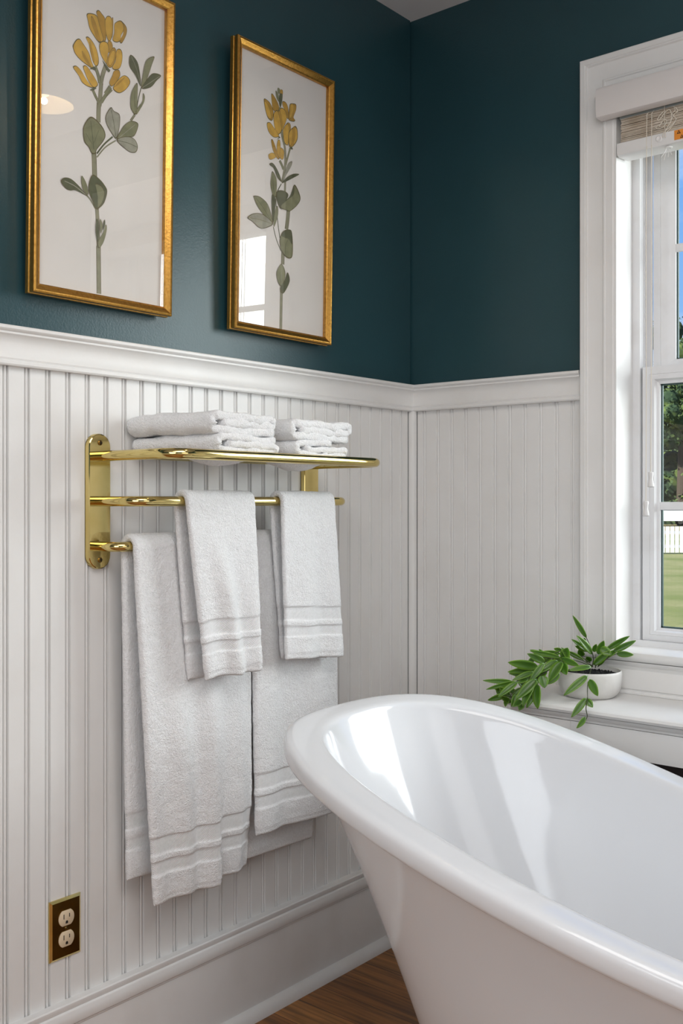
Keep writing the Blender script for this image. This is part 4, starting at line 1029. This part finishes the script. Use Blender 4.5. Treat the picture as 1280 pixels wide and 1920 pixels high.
for dz in (.0195, -.0195):
    bm = bmesh.new(); o = rec_outline(.034, .0285)
    A = [[bm.verts.new((x, oy+a*s, oz+dz+b*s)) for a, b in o] for x, s in ((.004, 1), (.0078, 1), (.0084, .95))]
    for i in range(2):
        for k in range(len(o)): bm.faces.new((A[i][k], A[i][(k+1) % len(o)], A[i+1][(k+1) % len(o)], A[i+1][k]))
    bm.faces.new(A[0][::-1]); bm.faces.new(A[2])
    box(bm, .0083, .00865, oy-.0072, oy-.0056, oz+dz-.001, oz+dz+.0080, 1); box(bm, .0083, .00865, oy+.0052, oy+.0068, oz+dz+.0005, oz+dz+.0075, 1)
    p = [(oy+.0026*cos(a), oz+dz-.0072+.0026*sin(a)) for a in [pi*k/8 for k in range(9)]]+[(oy-.0026, oz+dz-.0102), (oy+.0026, oz+dz-.0102)]
    A = [bm.verts.new((.00865, a, b)) for a, b in p]; B = [bm.verts.new((.0083, a, b)) for a, b in p]
    bm.faces.new(A).material_index = 1
    for k in range(len(p)): bm.faces.new((A[k], A[(k+1) % len(p)], B[(k+1) % len(p)], B[k])).material_index = 1
    done('socket', bm, ['ivory', 'slot'], ou, smooth=40)
bm = bmesh.new(); lathe(bm, [(.0030, .0060), (.0028, .0070), (0, .0074)], (0, oy, oz), 16, 'x'); box(bm, .0073, .0076, oy-.0022, oy+.0022, oz-.0004, oz+.0004, 1); done('screw', bm, ['brass', 'slot'], ou)

# ------------------------------------------------------------------ small lamp over the tub (seen in the picture glass)
lp = tag(empty('pendant_lamp', (.60, -.80, 2.465)), 'small cream shaded pendant lamp over the tub, mirrored in the left picture glass', 'lamp')
bm = bmesh.new(); lathe(bm, [(0, 2.465), (.055, 2.465), (.055, 2.455), (.045, 2.445), (0, 2.444)], (.60, -.80, 0), 32); done('canopy', bm, 'brass', lp)
bm = bmesh.new(); tube(bm, [(.60, -.80, 2.446), (.60, -.80, 2.20)], .004, 10); done('rod', bm, 'brass', lp)
bm = bmesh.new(); lathe(bm, [(.028, 2.205), (.050, 2.165), (.072, 2.110), (.0705, 2.110), (.0485, 2.165), (.0265, 2.205)], (.60, -.80, 0), 40, closed=True)
for k in range(40): pass
done('lamp_shade', bm, 'shade', lp, smooth=50)
bm = bmesh.new(); bmesh.ops.create_uvsphere(bm, u_segments=20, v_segments=12, radius=.013, matrix=Matrix.Translation((.60, -.80, 2.140))); tube(bm, [(.60, -.80, 2.15), (.60, -.80, 2.205)], .007, 12); done('bulb', bm, 'bulb', lp)
light('pendant_bulb', 'POINT', .8, (.60, -.80, 2.118), None, (1, .84, .64), .008)

# ------------------------------------------------------------------ outside
G0 = -.72
M['grass'] = mat('mown_grass', (.105, .128, .022), .9, noise_col=(.55, (.18, .175, .065), .38, .62), bump=(8, .5, .05))
M['leafy'] = mat('tree_foliage', (.016, .038, .014), .9, noise_col=(.9, (.10, .14, .028), .46, .66))
M['bark'] = mat('tree_bark', (.05, .035, .025), .9)
M['vanwhite'] = mat('white_vehicle_paint', (.78, .79, .80), .3); M['tyre'] = mat('tyre', (.012, .014, .018), .7); M['wheel'] = mat('wheel_metal', (.45, .47, .5), .4, .6)
M['fence'] = mat('white_fence_paint', (.72, .72, .74), .6); M['siding'] = mat('white_house_siding', (.76, .77, .79), .5); M['roofing'] = mat('grey_roofing', (.10, .10, .11), .8)
M['dirt'] = mat('tan_verge', (.24, .17, .085), .95, noise_col=(.8, (.16, .15, .05), .4, .6)); M['winglass'] = mat('dark_window_glass', (.03, .04, .05), .05)
bm = bmesh.new(); box(bm, -140, 60, .30, 190, G0-.4, G0); tag(done('ground_lawn', bm, 'grass', smooth=0), kind='structure')
def at(px, dist, z=G0):
    """a point outside, dist metres in front of the window along the sight line px of the level picture"""
    c, s = cos(YAW), sin(YAW); u = (px-640)/1918
    return Vector((CAM.x+dist*(-s+u*c), CAM.y+dist*(c+u*s), z))
DIRX = Vector((cos(YAW), sin(YAW), 0)); DIRF = Vector((-sin(YAW), cos(YAW), 0))
def obox(bm, o, a0, a1, b0, b1, z0, z1, mi=0):
    v = [bm.verts.new(o+DIRX*a+DIRF*b+Vector((0, 0, z))) for a in (a0, a1) for b in (b0, b1) for z in (z0, z1)]
    for q in ((0, 1, 3, 2), (4, 6, 7, 5), (0, 4, 5, 1), (2, 3, 7, 6), (0, 2, 6, 4), (1, 5, 7, 3)): bm.faces.new([v[i] for i in q]).material_index = mi
# road verge
o = at(1262, 60); bm = bmesh.new(); obox(bm, o, -60, 60, -4, 32, -.05, .02); tag(done('ground_verge', bm, 'dirt', smooth=0), kind='structure')
# white picket fence
o = at(1262, 36.5); fc = tag(empty('picket_fence', o), 'low white picket fence across the lawn, seen through the lower window panes', 'fence')
bm = bmesh.new(); obox(bm, o, -8, 8, 0, .04, .22, .32); obox(bm, o, -8, 8, 0, .04, .72, .82); done('fence_rail', bm, 'fence', fc, smooth=0)
bm = bmesh.new()
for k in range(96):
    a = -8+k*.168; obox(bm, o, a, a+.125, -.025, 0, .05, .98)
done('pickets', bm, 'fence', fc, smooth=0)
# white pickup behind the fence
o = at(1264, 76); vh = tag(empty('white_car', o), 'white parked car beyond the fence, under the trees', 'car')
bm = bmesh.new(); prof = [(-3.0, .42), (-3.05, .95), (-2.2, 1.10), (-1.2, 1.16), (-.75, 1.62), (.75, 1.66), (1.35, 1.18), (2.3, 1.08), (2.75, .90), (2.8, .42)]
A = [bm.verts.new(o+DIRX*a+Vector((0, 0, z))) for a, z in prof]; B = [bm.verts.new(v.co+DIRF*1.8) for v in A]
for i in range(len(A)): bm.faces.new((A[i], A[(i+1) % len(A)], B[(i+1) % len(A)], B[i]))
bm.faces.new(A[::-1]); bm.faces.new(B); done('body', bm, 'vanwhite', vh, smooth=20, bevel=.06)
bm = bmesh.new(); gp = [(-1.0, 1.2), (-.68, 1.56), (.68, 1.58), (1.1, 1.2)]
A = [bm.verts.new(o+DIRX*a-DIRF*.012+Vector((0, 0, z))) for a, z in gp]; B = [bm.verts.new(v.co+DIRF*.01) for v in A]
bm.faces.new(A); bm.faces.new(B[::-1]); done('side_glass', bm, 'winglass', vh, smooth=0)
for a in (-1.9, .95):
    for b in (-.03, 1.62):
        bm = bmesh.new(); c = o+DIRX*a+DIRF*b+Vector((0, 0, .36)); mt = Matrix.Translation(c)@Matrix.Rotation(YAW, 4, 'Z')@Matrix.Rotation(pi/2, 4, 'X')
        bmesh.ops.create_cone(bm, segments=24, radius1=.36, radius2=.36, depth=.22, cap_ends=True, matrix=mt); wh = done('wheel', bm, 'tyre', vh, smooth=40)
        bm = bmesh.new(); bmesh.ops.create_cone(bm, segments=24, radius1=.22, radius2=.22, depth=.24, cap_ends=True, matrix=mt); done('hubcap', bm, 'wheel', wh, smooth=40)
# trees
def tree(px, dist, h, r, label, seed, low=.03):
    o = at(px, dist); t = tag(empty('leafy_tree', o), label, 'tree', 'trees beyond the lawn'); rnd = random.Random(seed)
    bm = bmesh.new(); tube(bm, [o+Vector((0, 0, -.1)), o+Vector((.1, 0, h*.3)), o+Vector((0, 0, h*.7))], [r*.09, r*.07, r*.02], 10); done('trunk', bm, 'bark', t)
    bm = bmesh.new(); cl = []
    for k in range(60):
        a = rnd.uniform(0, 2*pi); z = rnd.uniform(low, .92); rr = r*sqrt(max(.05, 1-((z-.42)/.60)**2))*rnd.uniform(.25, .80)
        cl.append((o+Vector((rr*cos(a), rr*sin(a), h*z)), r*rnd.uniform(.22, .36)))
    for c, s in cl:
        bmesh.ops.create_icosphere(bm, subdivisions=2, radius=s*.78, matrix=Matrix.Translation(c))
        for k in range(130):            # clumps of leaves over each bough
            d = Vector((rnd.gauss(0, 1), rnd.gauss(0, 1), rnd.gauss(0, 1))).normalized(); p = c+d*s*rnd.uniform(.74, 1.12)
            u = Vector((rnd.gauss(0, 1), rnd.gauss(0, 1), rnd.gauss(0, .6))).normalized()*rnd.uniform(.10, .24); v = u.cross(d+Vector((0, 0, .3))).normalized()*rnd.uniform(.08, .20)
            bm.faces.new([bm.verts.new(p+q) for q in (-u, -v*.8, u, v)])
    done('crown', bm, 'leafy', t, smooth=0, recalc=False)
tree(1276, 84, 17.6, 4.8, 'dark green leafy tree beyond the lawn, standing in the middle of the window view', 1)
tree(1040, 88, 15.5, 4.8, 'dark green leafy tree beyond the lawn, behind the window stile', 2)
tree(1500, 86, 18.5, 5, 'dark green leafy tree beyond the lawn, to the right of the others', 3)
tree(1385, 103, 13, 5, 'dark green leafy tree beyond the lawn, furthest back', 4)
tree(1165, 101, 12, 5, 'dark green low tree beyond the lawn, in the gap left of the middle one', 5)
# the far tree line, too dense to count
rnd = random.Random(21); bm = bmesh.new()
for k in range(130):
    c = at(rnd.uniform(600, 4200), rnd.uniform(112, 124), G0+rnd.uniform(0, 1)**1.4*10.5); s_ = rnd.uniform(2.2, 4.0)
    bmesh.ops.create_icosphere(bm, subdivisions=2, radius=s_*.8, matrix=Matrix.Translation(c))
    for j in range(70):
        d = Vector((rnd.gauss(0, 1), rnd.gauss(0, 1), rnd.gauss(0, 1))).normalized(); p = c+d*s_*rnd.uniform(.76, 1.12)
        u = Vector((rnd.gauss(0, 1), rnd.gauss(0, 1), rnd.gauss(0, .6))).normalized()*rnd.uniform(.25, .5); v = u.cross(d+Vector((0, 0, .3))).normalized()*rnd.uniform(.2, .4)
        bm.faces.new([bm.verts.new(p+q) for q in (-u, -v*.8, u, v)])
tag(done('tree_line', bm, 'leafy', smooth=0, recalc=False), 'dark green line of distant trees far behind the lawn and the car', 'trees', kind='stuff')
# neighbour's white house
hs = tag(empty('neighbouring_house', (9.0, 7.0, G0)), 'white clapboard house next door, mirrored in the picture glass', 'house')
bm = bmesh.new(); pr = []
z = G0
while z < 5.2: pr += [(.0, z), (.022, z+.002), (.004, z+.13)]; z += .132
A = [bm.verts.new((6.4-d, 1.2, zz)) for d, zz in pr]; B = [bm.verts.new((6.4-d, 13, zz)) for d, zz in pr]
for i in range(len(pr)-1): bm.faces.new((A[i], A[i+1], B[i+1], B[i]))
box(bm, 6.41, 13, 1.2, 13, G0, 5.2); done('siding', bm, 'siding', hs, smooth=0)
bm = bmesh.new()
A = [bm.verts.new(p) for p in ((6.0, .8, 5.2), (6.0, 13.4, 5.2), (9.7, 13.4, 7.6), (9.7, .8, 7.6), (13.4, .8, 5.2), (13.4, 13.4, 5.2))]
bm.faces.new((A[0], A[1], A[2], A[3])); bm.faces.new((A[3], A[2], A[5], A[4])); bm.faces.new((A[0], A[3], A[4])); bm.faces.new((A[1], A[5], A[2])); bm.faces.new((A[0], A[4], A[5], A[1])); done('roof', bm, 'roofing', hs, smooth=0)
for y0, z0 in ((2.6, .5), (6.0, .5), (9.6, .5), (4.2, 3.2), (8.2, 3.2)):
    bm = bmesh.new(); box(bm, 6.33, 6.40, y0, y0+1.0, z0, z0+1.5); wi = done('window', bm, 'siding', hs, smooth=0)
    bm = bmesh.new(); box(bm, 6.322, 6.335, y0+.09, y0+.91, z0+.09, z0+.70); box(bm, 6.322, 6.335, y0+.09, y0+.91, z0+.80, z0+1.41); done('pane', bm, 'winglass', wi, smooth=0)

# unseen windows added to frame the right and rear fill lights
def far_window(name, f):
    wr = empty(name, (RX, -1.35, .85) if name == 'fill_window_right' else (2.05, RY, .95)); wr['kind'] = 'structure'
    bm = bmesh.new(); f(bm); done('casing', bm, 'white', wr, smooth=0); return wr
def f2(bm):
    for a in ((-2.05, -1.95, .75, 2.25), (-.75, -.65, .75, 2.25), (-2.05, -.65, 2.15, 2.25), (-2.05, -.65, .75, .85)): box(bm, RX-.022, RX, *a)
def f3(bm):
    for a in ((1.20, 1.30, .85, 2.35), (2.80, 2.90, .85, 2.35), (1.20, 2.90, 2.25, 2.35), (1.20, 2.90, .85, .95)): box(bm, a[0], a[1], RY, RY+.022, a[2], a[3])
far_window('fill_window_right', f2); far_window('fill_window_rear', f3)
# opaque white panels, not glass, closing the added openings
bm = bmesh.new(); box(bm, RX+.10, RX+.12, -1.95, -.75, .85, 2.15); done('glass_pane', bm, 'vinyl', D.objects['fill_window_right'], smooth=0)
bm = bmesh.new(); box(bm, 1.3, 2.8, RY-.12, RY-.10, .95, 2.25); done('glass_pane', bm, 'vinyl', D.objects['fill_window_rear'], smooth=0)
